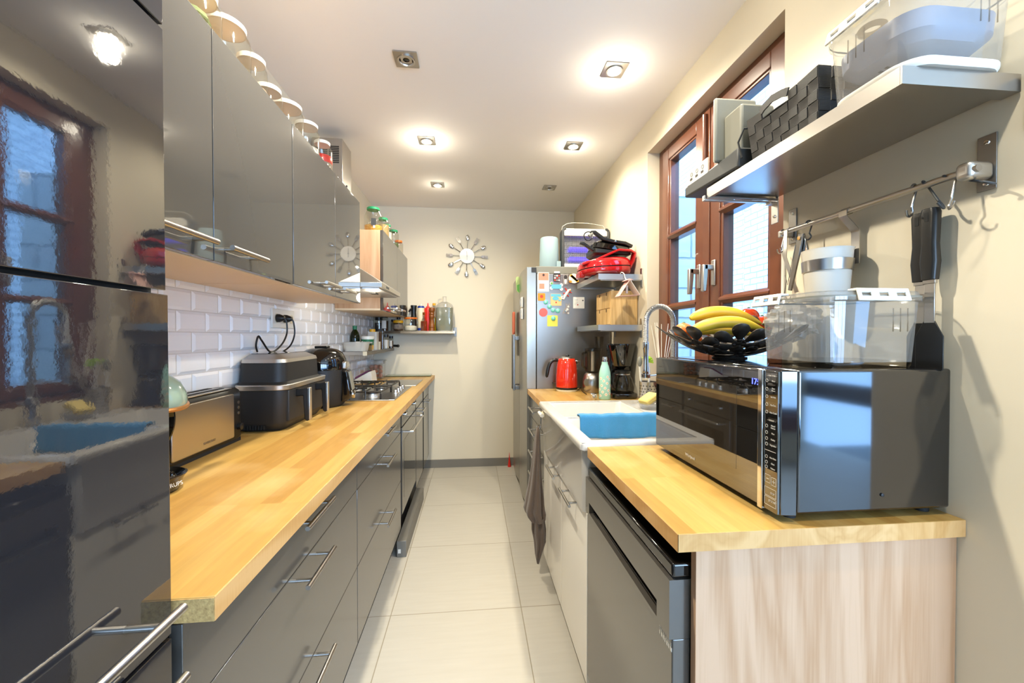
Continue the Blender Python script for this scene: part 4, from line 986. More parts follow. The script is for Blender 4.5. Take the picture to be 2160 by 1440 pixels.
# clear lidded container with white clips
def container(label, x0, x1, y0, y1, z, h, basem, clips, insert=False):
    t = thing('food_container', label, 'container', ((x0 + x1) / 2, (y0 + y1) / 2, z))
    B().rings([rp(x0 + .004, x1 - .004, y0 + .004, y1 - .004, .045, z), rp(x0, x1, y0, y1, .048, z + .008), rp(x0, x1, y0, y1, .048, z + .014)]).done('base', M[basem], t)
    k = .008
    B().rings([rp(x0, x1, y0, y1, .048, z + .014), rp(x0 - k, x1 + k, y0 - k, y1 + k, .052, z + h - .016), rp(x0 - k - .006, x1 + k + .006, y0 - k - .006, y1 + k + .006, .056, z + h - .013), rp(x0 - k - .006, x1 + k + .006, y0 - k - .006, y1 + k + .006, .056, z + h - .005)], False, False).done('bin', M['plast'], t)
    for yy in (0, 1, 2):
        for s in (0, 1):
            pass
    b = B()
    for i in range(3): b.box(x0 - .005, x0 - .0035, y0 + .09 + i * .018, y0 + .0915 + i * .018, z + h * .5, z + h - .03).box(x1 - .085 + i * .018, x1 - .0835 + i * .018, y0 - .0055, y0 - .004, z + h * .5, z + h - .03)
    b.done('grip_ribs', M['smoke'], t)
    l = B().rings([rp(x0 - k - .004, x1 + k + .004, y0 - k - .004, y1 + k + .004, .055, z + h - .005), rp(x0 - k, x1 + k, y0 - k, y1 + k, .052, z + h + .008), rp(x0 + .02, x1 - .02, y0 + .02, y1 - .02, .04, z + h + .008), rp(x0 + .025, x1 - .025, y0 + .025, y1 - .025, .04, z + h - .002)], False, True).done('lid', M['plast'], t)
    B().rings([rp(x0 - k - .0055, x1 + k + .0055, y0 - k - .0055, y1 + k + .0055, .0555, z + h - .006), rp(x0 - k - .0055, x1 + k + .0055, y0 - k - .0055, y1 + k + .0055, .0555, z + h - .002)], False, False).done('seal', M['grey'], l)
    for ax, a, b_ in clips:
        c = B(); zt = z + h + .012
        o = (x0 if ax == 'x' else y0) - k
        # sloping clip plate with slots
        pr = [(o + .016, zt), (o - .006, zt + .001), (o - .014, zt - .026), (o - .0095, zt - .028), (o - .004, zt - .005), (o + .016, zt - .005)]
        L = b_ - a; n = 3; w = .012
        edges = [a] + [a + L * (i + .5) / n + s * L * .09 for i in range(n) for s in (-1, 1)] + [b_]
        for i in range(0, len(edges), 2):
            if ax == 'x': c.prism(pr, 'Y', edges[i], edges[i + 1])
            else: c.prism(pr, 'X', edges[i], edges[i + 1])
        pr2 = [(o + .016, zt), (o - .006, zt + .001), (o - .0085, zt - .007), (o - .004, zt - .01), (o - .002, zt - .005), (o + .016, zt - .005)]
        pr3 = [(o - .0115, zt - .017), (o - .014, zt - .026), (o - .0095, zt - .028), (o - .0065, zt - .016)]
        for p_ in (pr2, pr3):
            c.prism(p_, 'Y' if ax == 'x' else 'X', a + .003, b_ - .003)
        c.done('clip', M['plastic'], l, .0015)
    if insert:
        b = B().rings([rp(x0 + .02, x1 - .02, y0 + .02, y1 - .02, .05, z + .06), rp(x0 + .006, x1 - .006, y0 + .006, y1 - .006, .05, z + .075), rp(x0 + .004, x1 - .004, y0 + .004, y1 - .004, .05, z + .11)], True, False)
        i_ = b.done('tray', pm('blue_grey_tray', '#8d94a6', .3), t)
        b = B()
        for i in range(9):
            for j in range(2): b.box(x0 + .06 + i * .02, x0 + .068 + i * .02, y0 + .1 + j * .014, y0 + .106 + j * .014, z + .0592, z + .0598)
        b.done('drain_slot', M['greyd'], i_)
        B().tube([(x0 + .05 + .02 * math.cos(a), y1 - .06 + .02 * math.sin(a), z + h - .004) for a in [2 * PI * i / 20 for i in range(20)]], .006, 8, True).done('date_dial', M['smoke'], l)
    return t
container('empty clear lidded container with white clips standing on the microwave', .770, 1.016, .806, 1.01, mz1, .165, 'smoke', (('y', .832, .958), ('x', .915, 1.01)))
SHZ = 1.873
container('clear container with white base and blue-grey tray on the steel shelf overhead', .816, 1.035, .672, .856, SHZ, .16, 'plastic', (('x', .72, .84), ('y', .88, 1.0)), True)

# fruit bowl of cut-out flowers
t = thing('fruit_bowl', 'black metal fruit bowl of cut-out flowers on the microwave', 'bowl', (.845, 1.243, mz1))
bc = (.845, 1.243)
def bowlz(r): return mz1 + .003 + 2.0 * r * r
def flower(b, r0, a0, size, npet, spin):
    cx, cy = r0 * math.cos(a0), r0 * math.sin(a0)
    def mp(u, v):
        x, y = cx + u * math.cos(a0) - v * math.sin(a0), cy + u * math.sin(a0) + v * math.cos(a0)
        return (bc[0] + x, bc[1] + y, bowlz(math.hypot(x, y)))
    b.add([mp(0, 0)] + [mp(size * .26 * math.cos(2 * PI * i / 10), size * .26 * math.sin(2 * PI * i / 10)) for i in range(10)], [(0, i + 1, (i + 1) % 10 + 1) for i in range(10)])
    for k in range(npet):
        th = spin + 2 * PI * k / npet; c, s = math.cos(th), math.sin(th)
        prof = [(.12, .07), (.28, .10), (.45, .2), (.62, .29), (.78, .31), (.91, .24), (.98, .12), (1.0, .02)]
        L = [mp((q * c - w * s) * size, (q * s + w * c) * size) for q, w in prof]; Rr = [mp((q * c + w * s) * size, (q * s - w * c) * size) for q, w in prof]
        n = len(prof)
        b.add(L + Rr, [(i, i + 1, n + i + 1, n + i) for i in range(n - 1)])
b = B()
flower(b, 0, 0, .07, 6, 0)
for i in range(6): flower(b, .085, i * PI / 3 + .25, .060, 6, .5)
for i in range(8): flower(b, .155, i * PI / 4 + .35, .074, 6, i * .4)
b.done('bowl', pm('black_steel', '#45403a', .38, .6), t, solid=.0016, ang=60)
B().tube([(bc[0] + .05 * math.cos(a), bc[1] + .05 * math.sin(a), mz1 + .002) for a in [2 * PI * i / 20 for i in range(20)]], .003, 6, True).done('foot_ring', bpy.data.materials['black_steel'], t)
def banana(label, p0, p1, p2, r):
    n = 14; pts = []; rad = []
    for i in range(n + 1):
        u = i / n
        pts.append(tuple((1 - u) ** 2 * p0[k] + 2 * u * (1 - u) * p1[k] + u * u * p2[k] for k in range(3)))
        rad.append(r * (.35 if i == 0 else min(1, .55 + 2.2 * u) * min(1, .16 + 2.6 * (1 - u)) if u < .93 else .2))
    t = thing('banana', label, 'banana', pts[0], group='bananas in the bowl')
    B().tube(pts, rad, 7).done('skin', M['banana'], t, ang=60, sub=1)
    B().tube([pts[-1], tuple(pts[-1][k] + (pts[-1][k] - pts[-2][k]) * .9 for k in range(3))], [r * .2, r * .24], 6).done('stem', pm('banana_stem', '#6d5a22', .7), t)
banana('upper yellow banana on top of the fruit bowl', (.692, 1.22, 1.415), (.79, 1.21, 1.470), (.92, 1.19, 1.40), .021)
banana('lower yellow banana across the front of the fruit bowl', (.668, 1.175, 1.375), (.77, 1.145, 1.432), (.90, 1.15, 1.378), .021)
banana('third banana mostly hidden under the other two', (.70, 1.235, 1.372), (.79, 1.20, 1.40), (.90, 1.195, 1.362), .02)
def fruit(name, label, cat, c, r, m, group=None, sq=.88):
    t = thing(name, label, cat, (c[0], c[1], c[2] - r), group=group)
    B().sph(c, (r, r, r * sq), 20, 12).done('flesh', M[m], t)
    B().lathe([(.004, 0), (.007, .002), (.002, .006), (0, .006)], (c[0], c[1], c[2] + r * sq - .002), 8).done('stalk', M['leaf'], t)
fruit('tangerine', 'orange tangerine at the left end of the fruit bowl, showing above the lower banana', 'fruit', (.712, 1.29, 1.378), .031, 'orange')
fruit('tangerine', 'orange tangerine deeper in the fruit bowl, glimpsed through the metal petals', 'fruit', (.745, 1.29, 1.35), .03, 'orange')
M['persim'] = pm('tomato_skin', '#d8441a', .15, coat=.4)
fruit('tomato', 'orange-red tomato behind the banana tips, upper of two', 'fruit', (.972, 1.325, 1.43), .034, 'persim')
fruit('tomato', 'orange-red tomato behind the banana tips, lower of two', 'fruit', (.992, 1.285, 1.40), .034, 'persim')
t = thing('avocado', 'brown rough avocado between the bananas and the tomatoes', 'fruit', (.93, 1.265, 1.37))
B().lathe([(.003, 0), (.02, .006), (.028, .025), (.027, .045), (.018, .068), (.008, .08), (0, .081)], (0, 0, 0), 16).xf(Matrix.Translation((.905, 1.265, 1.385)) @ Euler((0, 1.1, .3)).to_matrix().to_4x4()).done('skin', pm('avocado_skin', '#4a3520', .6, bump=(200, 1.0, .002)), t)
b = B().sph((0, 0, 0), (.068, .062, .055), 36, 24)
random.seed(3)
vv = []
for p in b.v:
    f = 1 + .16 * math.sin(p[0] * 130 + p[2] * 90) * math.sin(p[1] * 150 + 1) + .12 * math.sin(p[2] * 210 + p[0] * 60) + random.uniform(-.04, .04)
    vv.append((p[0] * f, p[1] * f, p[2] * f))
b.v = vv
b.xf(Matrix.Translation((.992, 1.15, 1.41)))
b.done('plastic_bag', M['bag'], tag=('crumpled white translucent plastic bag in the fruit bowl, seen through the container', 'bag'), ang=25)

# long steel shelf over the microwave and its hanging rail
def lipshelf(t, x0, x1, y0, y1, z0, z1, m='steel', near=None):
    e = .0045
    b = B().box(x0 + e, x1, y0 + e, y1 - e, z1 - .0045, z1 - .0005)
    b.box(x0, x0 + .004, y0 + e, y1 - e, z0, z1).box(x0, x1, y0, y0 + .004, z0, z1).box(x0, x1, y1 - .004, y1, z0, z1)
    b.box(x0 + e, x1, y0 + e, y0 + .03, z0 + .0005, z0 + .003).box(x0 + e, x0 + .014, y0 + .031, y1 - .014, z0 + .0005, z0 + .003).box(x0 + e, x1, y1 - .0135, y1 - e, z0 + .0005, z0 + .003)
    b.box(x0 + .012, x1 - .001, y0 + .028, y1 - .012, z0 + .010, z0 + .012)
    return b.done('board', M[m], t)
t = thing('wall_shelf', 'long stainless steel shelf over the microwave, holding a basket and container', 'wall shelf', (.94, 1.0, 1.838))
lipshelf(t, .808, XR - .004, .684, 1.316, 1.838, 1.872)
for y in (1.322, .662):
    b = B().box(XR - .005, XR - .001, y - .016, y + .016, 1.76, 1.87)
    if y > 1: b.box(.80, XR - .004, y - .004, y + .010, 1.832, 1.838).box(.80, .806, y - .004, y + .010, 1.838, 1.85).box(XR - .03, XR - .004, y - .014, y + .014, 1.826, 1.832)
    k = b.done('bracket', M['satin'], t, .001)
    B().lathe([(.006, 0), (.005, -.003), (0, -.004)], (XR - .005, y, 1.785), 10, 'X').done('screw', M['chrome'], k)
t = thing('hanging_rail', 'brushed steel hanging rail on the right wall below the long shelf', 'rail', (1.03, .97, 1.66))
RZ = 1.702; RXX = 1.02
B().cyl((RXX, .715, RZ), (RXX, 1.232, RZ), .0075, n=16).done('rail', M['steel'], t)
for y, zs in ((.735, 0), (1.243, .024)):
    zb = 1.664 + zs * .3
    b = B().box(XR - .004, XR - .001, y - .016, y + .016, zb, zb + .115)
    k = b.done('bracket', M['steeld'], t, .001)
    B().prism([(y - .015, 1.684), (y + .015, 1.684), (y + .015, 1.72), (y - .015, 1.72)], 'X', RXX - .012, XR - .004).done('clamp', M['satin'], k, .01, 4) if y < 1 else B().prism([(y - .008, 1.69), (y + .008, 1.69), (y + .008, 1.712), (y - .008, 1.712)], 'X', RXX - .0, XR - .004).done('clamp', M['satin'], k, .003)
    for z in (zb + .014, zb + .1): B().lathe([(.0055, 0), (.0045, -.002), (0, -.0022)], (XR - .004, y, z), 12, 'X').done('screw', M['chrome'], k)
def hook(label, y, tilt, h, r=.0022, m='steeld', spin=0.):
    """S hook over the rail"""
    P = [(-.010, 0, .004)]
    P += [(-.0105 * math.cos(a), 0, .0105 * math.sin(a)) for a in [PI * i / 8 for i in range(1, 9)]]
    P += [(.0105 - .0105 * u, 0, -h * u) for u in (.3, .7, .9)]
    P += [(-.006 + .013 * math.cos(a), 0, -h - .005 + .013 * math.sin(a)) for a in [-PI * i / 7 for i in range(0, 8)]]
    b = B().tube(P, r, 8)
    b.xf(Matrix.Translation((RXX, y, RZ)) @ Matrix.Rotation(spin, 4, 'Z') @ Matrix.Rotation(tilt, 4, 'X'))
    b.done('hook', M[m], tag=(label, 'hook', 'hooks on the steel rail'))
hook('dark wire hook kicked sideways on the rail, close to the camera-side bracket', .765, -1.05, .06, .0025, 'greyd', .25)
hook('bare steel hook hanging open on the rail, next to the camera-side bracket', .75, .18, .055, .0022, 'steel', .9)
hook('flat grey hook on the rail carrying the back spatula', .835, .1, .045, .0026, 'steeld', .3)
hook('dark wire hook on the rail carrying the front spatula', .81, -.45, .05, .0026, 'greyd', .4)
hook('dark hook on the rail holding the hinged steel tongs', 1.125, 0, .03, .0022, 'greyd')
hook('wire hook at the window end of the rail holding the white peeler', 1.228, .1, .05, .002, 'steel', .3)
def spatula(label, y, x, lean, bl):
    t = thing('spatula', label, 'spatula', (x, y, 1.62), (lean, 0, 0), group='spatulas on the rail', local=True)
    b = B().rings([rp(-.011, .011, -.014, .014, .008, .03), rp(-.012, .012, -.017, .017, .009, .02), rp(-.011, .011, -.015, .015, .009, -.05), rp(-.012, .012, -.0175, .0175, .009, -.09), rp(-.0105, .0105, -.014, .014, .008, -.132)])
    b.done('grip', M['black'], t, .001)
    B().box(-.0125, -.0115, -.004, .004, .0, .02).done('eyelet', M['rubber'], t)
    B().box(-.004, .004, -.0125, .0125, -.14, -.13).box(-.002, .002, -.0105, .0105, -.23, -.138).done('shaft', M['steel'], t, .001)
    w = .028
    B().prism([(-.011, -.225), (.011, -.225), (w, -.26), (w, -.335), (w - .008, -.34), (-w + .008, -.34), (-w, -.335), (-w, -.26)], 'X', -.0015, .0015).done('blade', M[bl], t, .001)
spatula('black-handled spatula in front, hanging from the rail with its blade behind the container', .812, 1.036, .0, 'black')
spatula('second black-handled spatula, half hidden behind the front one', .846, 1.054, .0, 'black')
# hinged tongs
t = thing('steel_tongs', 'hinged V-shaped steel tongs hanging open from the rail', 'tongs', (1.0, 1.13, 1.66), local=True)
for s, L in ((1, .19), (-1, .16)):
    B().prism([(-.009, .012), (.009, .012), (.011, -.03), (.006, -L), (-.006, -L), (-.011, -.03)], 'X', -.003, .003).box(-.0045, -.003, -.011, -.009, -L * .9, -.02).box(-.0045, -.003, .009, .011, -L * .9, -.02).xf(Matrix.Translation((.004 * s, 0, 0)) @ Matrix.Rotation(-.24 * s, 4, 'X')).done('arm', M['chrome'] if s > 0 else M['steeld'], t, .001)
B().lathe([(.006, -.01), (.006, .01), (0, .011)], (0, 0, 0), 12, 'X').done('pivot', M['chrome'], t)
# white pot with steel band on its hanger
t = thing('utensil_pot', 'white utensil pot with steel band hanging from the rail', 'pot', (.985, 1.03, 1.46))
pc = (.990, 1.03, 1.455)
B().lathe([(0, 0), (.046, 0), (.0485, .005), (.058, .14), (.0605, .146), (.0585, .146), (.056, .138), (.046, .01), (0, .008)], pc, 36).done('pot', M['plastic'], t)
B().lathe([(.0555, .085), (.0578, .086), (.0598, .116), (.0575, .117)], pc, 36).done('band', M['steel'], t)
HP = [(RXX + .008, RZ - .008), (RXX + .0095, RZ), (RXX, RZ + .0095), (RXX - .009, RZ + .002), (RXX - .009, RZ - .012), (1.045, RZ - .045), (1.05, RZ - .055), (1.05, 1.56)]
B().tube([(x, 1.005, z) for x, z in HP], 0, flat=(.024, .0016, (0, 1, 0))).done('hanger', M['steel'], t)
t = thing('hanger_strap', 'flat steel strap hanging from the window end of the rail', 'hanger', (1.02, 1.2, 1.5))
HP = [(RXX + .009, RZ - .004), (RXX, RZ + .0095), (RXX - .0095, RZ), (1.0, RZ - .09), (1.03, 1.50)]
B().tube([(x, 1.205 + (RZ - z) * -.12, z) for x, z in HP], 0, flat=(.014, .0016, (0, 1, 0))).done('strap', M['satin'], t)
t = thing('peeler', 'white-handled peeler hanging beside the window frame', 'peeler', (1.03, 1.235, 1.64), local=True)
B().rings([rp(-.005, .005, -.008, .008, .004, z) for z in (0.0, -.02, -.10, -.19)]).done('handle', M['plastic'], t, .002)
B().tube([(0, .006, 0), (0, .012, .008), (0, .016, .016)], .0018, 6).done('prong', M['chrome'], t)
B().tube([(-.006, -.012, -.08), (-.01, -.024, -.10), (-.008, -.012, -.14), (-.006, -.03, -.17), (-.004, -.035, -.15)], .0016, 6).done('wire_loop', M['steeld'], t)

# woven basket on the shelf
t = thing('woven_basket', 'dark grey woven strap basket with handle hole on the steel shelf', 'basket', (.93, 1.0, SHZ))
bx0, bx1, by0, by1, bh = .826, 1.04, .888, 1.112, .128
def wall_strips(fn, nu, nv, gap=None):
    b = B(); g = .0015
    for i in range(nu):
        for j in range(nv):
            if gap and gap(i, j): continue
            up = (i + j) % 2
            o = .0016 if up else .0
            u0, u1, v0, v1 = i / nu, (i + 1) / nu, j / nv, (j + 1) / nv
            du, dv = (0.06 / nu, 0.04 / nv) if up else (-.0, -.0)
            q = [fn(u0 + du, v0 + dv, o), fn(u1 - du, v0 + dv, o), fn(u1 - du, v1 - dv, o), fn(u0 + du, v1 - dv, o)]
            r = [fn(u0 + du, v0 + dv, -.003), fn(u1 - du, v0 + dv, -.003), fn(u1 - du, v1 - dv, -.003), fn(u0 + du, v1 - dv, -.003)]
            b.add(q + r, [(0, 1, 2, 3), (7, 6, 5, 4), (0, 4, 5, 1), (1, 5, 6, 2), (2, 6, 7, 3), (3, 7, 4, 0)])
    return b
fl = .012
sag = lambda u: -.008 * math.sin(PI * u)
W1 = lambda u, v, o: (bx0 - fl * v - o, by1 + fl * v - (by1 - by0 + 2 * fl * v) * u, SHZ + .002 + (bh + sag(u)) * v)
W2 = lambda u, v, o: (bx0 - fl * v + (bx1 - bx0 + 2 * fl * v) * u, by0 - fl * v - o, SHZ + .002 + bh * v)
W3 = lambda u, v, o: (bx1 + fl * v + o, by0 - fl * v + (by1 - by0 + 2 * fl * v) * u, SHZ + .002 + bh * v)
W4 = lambda u, v, o: (bx1 + fl * v - (bx1 - bx0 + 2 * fl * v) * u, by1 + fl * v + o, SHZ + .002 + bh * v)
wall_strips(W1, 8, 5, lambda i, j: j == 4 and i in (2, 3, 4)).done('front_side', M['weave'], t)
wall_strips(W2, 7, 5).done('near_end', M['weave'], t)
wall_strips(W3, 8, 5).done('back_side', M['weave'], t)
wall_strips(W4, 7, 5).done('far_end', M['weave'], t)
B().box(bx0, bx1, by0, by1, SHZ, SHZ + .004).done('bottom', M['weave'], t)
B().tube([W1(.24, .98, .002), W1(.30, 1.04, .002), W1(.43, 1.10, .002), W1(.56, 1.05, .002), W1(.64, .98, .002)], 0, flat=(.02, .004, (0, .3, 1))).done('handle', M['weave'], t)
t = thing('cable_bundle', 'coiled black cables and white papers poking out of the woven basket', 'cable', (.90, 1.05, SHZ + .05))
B().tube([(.86 + .035 * math.cos(a), 1.03 + .06 * math.cos(a * 2 + .5), SHZ + .095 + .03 * math.sin(a)) for a in [2 * PI * i / 30 for i in range(30)]], .003, 6, True).done('cable', M['rubber'], t)
B().tube([(.80, 1.125, SHZ + .02), (.795, 1.135, SHZ + .07), (.81, 1.13, SHZ + .11), (.85, 1.10, SHZ + .10)], .003, 6).done('cable', M['rubber'], t)
B().box(.87, .98, .95, 1.06, SHZ + .03, SHZ + .118).done('papers', M['paper'], t, .003)
# grey desk device on a dark base at the shelf end
t = thing('desk_unit', 'grey upright device on a dark base overhanging the window end of the shelf', 'device', (.86, 1.28, SHZ))
b = B().prism([(1.142, SHZ), (1.45, SHZ + .012), (1.45, SHZ + .05), (1.19, SHZ + .058), (1.142, SHZ + .062)], 'X', .80, .935)
b.done('base', M['greyd'], t, .006)
for y, x in ((1.34, .83), (1.355, .86), (1.335, .88)): B().box(x, x + .018, y, y + .012, SHZ + .0055 + (y - 1.325) * .02, SHZ + .0095).done('vent', M['rubber'], t)
B().box(.785, .93, 1.235, 1.25, SHZ + .055, SHZ + .265).done('panel', M['grey'], t, .008, 3)
B().box(.815, .925, 1.15, 1.235, SHZ + .058, SHZ + .20).done('front_box', M['grey'], t, .008, 3)
B().box(.80, .804, 1.30, 1.43, SHZ + .048, SHZ + .10).done('card', M['plastic'], t)
for i in range(3):
    B().tube([(.7995, 1.33 + i * .035 + .007 * math.cos(a), SHZ + .08 + .007 * math.sin(a)) for a in [2 * PI * k / 10 for k in range(10)]], .0008, 4, True).done('symbol', M['inkd'], t)
    B().box(.7992, .7998, 1.325 + i * .035, 1.34 + i * .035, SHZ + .06, SHZ + .068).done('symbol', M['inkd'], t)

# two small wall shelves by the fridge
def sideshelf(label, z0, z1):
    t = thing('wall_shelf', label, 'wall shelf', (.925, 2.7, z0))
    lipshelf(t, .782, XR - .004, 2.436, 2.945, z0, z1, 'satin')
    for y in (2.45, 2.92):
        b = B().box(XR - .005, XR - .001, y - .015, y + .015, z0 - .045, z1 + .04)
        b.box(.80, XR - .004, y - .003, y + .003, z0 - .005, z0)
        b.done('bracket', M['satin'], t, .001)
sideshelf('upper aluminium wall shelf by the fridge, under the red grill', 1.717, 1.753)
sideshelf('lower aluminium wall shelf by the fridge, under the wooden drawer box', 1.398, 1.433)
t = thing('mini_drawer_chest', 'small pale wooden chest of four drawers on the lower shelf by the fridge', 'drawer chest', (.97, 2.64, 1.433))
B().box(.884, XR - .006, 2.50, 2.79, 1.433, 1.655).done('case', M['beech'], t, .002)
for y0, y1 in ((2.507, 2.643), (2.647, 2.783)):
    for z0, z1 in ((1.438, 1.541), (1.545, 1.65)):
        ym = (y0 + y1) / 2
        dd = B().prism([(y0, z0), (y1, z0), (y1, z1), (ym + .012, z1), (ym + .010, z1 - .022), (ym - .010, z1 - .022), (ym - .012, z1), (y0, z1)], 'X', .880, .886).done('drawer', M['beech'], t)
        B().box(.8835, .8845, ym - .011, ym + .011, z1 - .022, z1).done('notch', M['carc'], dd)
# folded card hanging at the shelf
t = thing('hanging_card', 'pink and white folded triangular card hung from the upper shelf by a white hook', 'card', (.95, 2.38, 1.6))
A_, L_, R_ = (.951, 1.708), (.884, 1.604), (1.016, 1.612)
th = .0022
def slab(p, q, nm, m):
    dx, dz = q[0] - p[0], q[1] - p[1]; l = math.hypot(dx, dz); nx, nz = -dz / l * th, dx / l * th
    B().prism([p, q, (q[0] + nx, q[1] + nz), (p[0] + nx, p[1] + nz)], 'Y', 2.345, 2.425).done(nm, M[m], t)
slab(A_, L_, 'left_panel', 'pink'); slab(R_, A_, 'right_panel', 'paper'); slab(L_, R_, 'base_panel', 'pink')
B().prism([(.925, 1.70), (.975, 1.705), (.955, 1.712), (.945, 1.712)], 'Y', 2.35, 2.42).done('fold', M['pink'], t)
B().cyl((.945, 2.385, 1.625), (.945, 2.385, 1.675), .008, n=12).done('lure', M['plastic'], t)
B().tube([(.950, 2.40, 1.708), (.951, 2.43, 1.73), (.948, 2.432, 1.75), (.941, 2.44, 1.762), (.935, 2.45, 1.765), (.932, 2.455, 1.757)], .003, 8).done('hook', M['plastic'], t)
# red contact grill and the black one on top
t = thing('contact_grill', 'glossy red oval contact grill on the upper shelf by the fridge', 'contact grill', (.88, 2.6, 1.753))
def ovl(s, z, dx=0, n=36):
    return [(.875 + dx + .175 * s * math.copysign(abs(math.cos(a)) ** .8, math.cos(a)), 2.62 + .155 * s * math.copysign(abs(math.sin(a)) ** .8, math.sin(a)), z + .014 * math.cos(a) * (1 if z > 1.80 else .2)) for a in [2 * PI * i / n for i in range(n)]]
B().rings([ovl(.86, 1.758), ovl(.97, 1.772), ovl(1.0, 1.79), ovl(.99, 1.806)]).done('lower_shell', M['red'], t, ang=60)
B().rings([ovl(.97, 1.808), ovl(.97, 1.812)]).done('seam', M['blackm'], t)
B().rings([ovl(.99, 1.813), ovl(.98, 1.84), ovl(.9, 1.862), ovl(.55, 1.878), ovl(.1, 1.88)]).done('upper_shell', M['red'], t, ang=60)
P = [(.70, 2.53, 1.825), (.80, 2.525, 1.86), (.90, 2.525, 1.905), (.94, 2.525, 1.922), (1.02, 2.525, 1.92), (1.05, 2.53, 1.908), (1.045, 2.54, 1.86), (1.03, 2.56, 1.82)]
B().tube(P, 0, flat=(.05, .014, (0, 1, .1))).done('handle', M['red'], t, .005, 3)
B().box(.70, .735, 2.56, 2.68, 1.745, 1.79).done('front_latch', M['red'], t, .012, 3)
for x, y in ((.78, 2.54), (.97, 2.54), (.78, 2.70), (.97, 2.70)): B().cyl((x, y, 1.753), (x, y, 1.77), .014, n=12).done('foot', M['rubber'], t)
t = thing('sandwich_grill', 'black sandwich grill with raised handle piled on the red grill', 'sandwich grill', (.92, 2.64, 1.885))
def rq(x0, x1, y0, y1, z, sl, r=.03): return [(p[0], p[1], z + (p[0] - .9) * sl) for p in rrect(x0, x1, y0, y1, r, 4)]
B().rings([rq(.80, 1.03, 2.55, 2.74, 1.895, .02), rq(.785, 1.045, 2.54, 2.75, 1.905, -.03), rq(.785, 1.045, 2.54, 2.75, 1.925, -.1)]).done('lower_shell', M['black'], t, .003)
B().rings([rq(.79, 1.045, 2.545, 2.745, 1.932, -.12), rq(.80, 1.04, 2.55, 2.74, 1.965, -.16), rq(.83, 1.02, 2.57, 2.72, 1.985, -.16)]).done('upper_shell', M['blackg'], t, .003)
B().tube([(.765, 2.55, 2.038), (.79, 2.55, 2.04), (.85, 2.555, 2.0), (.92, 2.56, 1.985), (1.0, 2.56, 1.975), (1.05, 2.565, 1.955)], 0, flat=(.03, .022, (0, 1, 0))).done('top_handle', M['black'], t, .005, 3)
B().tube([(.70, 2.57, 1.975), (.73, 2.57, 1.965), (.79, 2.57, 1.925)], 0, flat=(.03, .018, (0, 1, 0))).done('lower_handle', M['black'], t, .005, 3)
B().tube([(.745 + .028 * math.cos(a), 2.535 + .004 * math.sin(a * 3), 2.01 + .028 * math.sin(a)) for a in [2 * PI * i / 24 for i in range(24)]], .0035, 8, True).done('cable_coil', M['black'], t)
B().tube([(.75, 2.535, 2.01), (.775, 2.535, 2.03)], [.012, .007], 10).done('plug', M['grey'], t)
B().lathe([(.007, 0), (.007, -.004), (0, -.005)], (.93, 2.546, 1.985), 10, 'Y').done('rivet', M['chrome'], t)
# insect killer and kitchen roll on the fridge
FT = 1.893
t = thing('insect_killer', 'electric insect killer with glowing violet tubes on top of the fridge', 'insect killer', (.87, 3.07, FT))
zx0, zx1, zz0, zz1 = .684, 1.064, FT, FT + .305
fz = zz1 - .06
B().box(zx0 + .016, zx1 - .016, 3.038, 3.112, fz, zz1 - .001).done('top_bar', M['plastic'], t, .006)
B().box(zx0 + .02, zx1 - .02, 3.038, 3.112, zz0, zz0 + .03).done('bottom_bar', M['plastic'], t, .003)
for x in (zx0, zx1 - .018): B().box(x, x + .018, 3.03, 3.12, zz0, zz1 - .018).done('side_frame', M['greyd'], t, .006)
for x, s in ((zx0, 1), (zx1, -1)):
    B().tube([(x + s * .009, 3.075, zz1 - .03), (x + s * .011, 3.075, zz1 - .015), (x + s * .02, 3.075, zz1 - .005), (x + s * .035, 3.075, zz1 - .004)], 0, flat=(.088, .016, (0, 1, 0))).done('corner', M['greyd'], t, .004)
b = B(); n = 34
for i in range(n): 
    x = zx0 + .024 + (zx1 - zx0 - .048) * i / (n - 1)
    b.box(x - .0017, x + .0017, 3.044, 3.0462, zz0 + .03, fz)
for i in range(7):
    z = zz0 + .05 + i * .03
    b.box(zx0 + .018, zx1 - .018, 3.042, 3.044, z - .001, z + .001)
b.done('grille', M['greyd'], t)
for z in (zz0 + .078, zz0 + .155): B().cyl((zx0 + .07, 3.08, z), (zx1 - .04, 3.08, z), .0135, n=14).done('tube', M['uv'], t)
B().box(zx0 + .018, zx1 - .018, 3.108, 3.111, zz0 + .03, fz).done('back', M['satin'], t)
txt('eSun', .014, (.868, 3.0375, zz1 - .03), RMY, M['blue'], t)
B().tube([(zx0 + .006, 3.075, zz1 - .02), (zx0 + .012, 3.075, zz1 + .02), (zx0 + .05, 3.075, zz1 + .045), (zx0 + .10, 3.075, zz1 + .052), (.9, 3.075, zz1 + .052), (zx1 - .04, 3.075, zz1 + .035), (zx1 - .01, 3.075, zz1 - .01)], .0016, 6).done('hanging_wire', M['plastic'], t)
t = thing('paper_towel_roll', 'pale blue-grey paper roll standing on the fridge', 'paper roll', (.60, 3.12, FT))
B().lathe([(.02, 0), (.076, 0), (.078, .004), (.0755, .1), (.07, .235), (.064, .243), (.02, .243), (.018, .24), (.018, 0)], (.60, 3.12, FT), 40).done('roll', M['ltblue'], t)
B().box(.645, .678, 3.045, 3.0465, FT, FT + .05).done('loose_sheet', M['ltblue'], t)

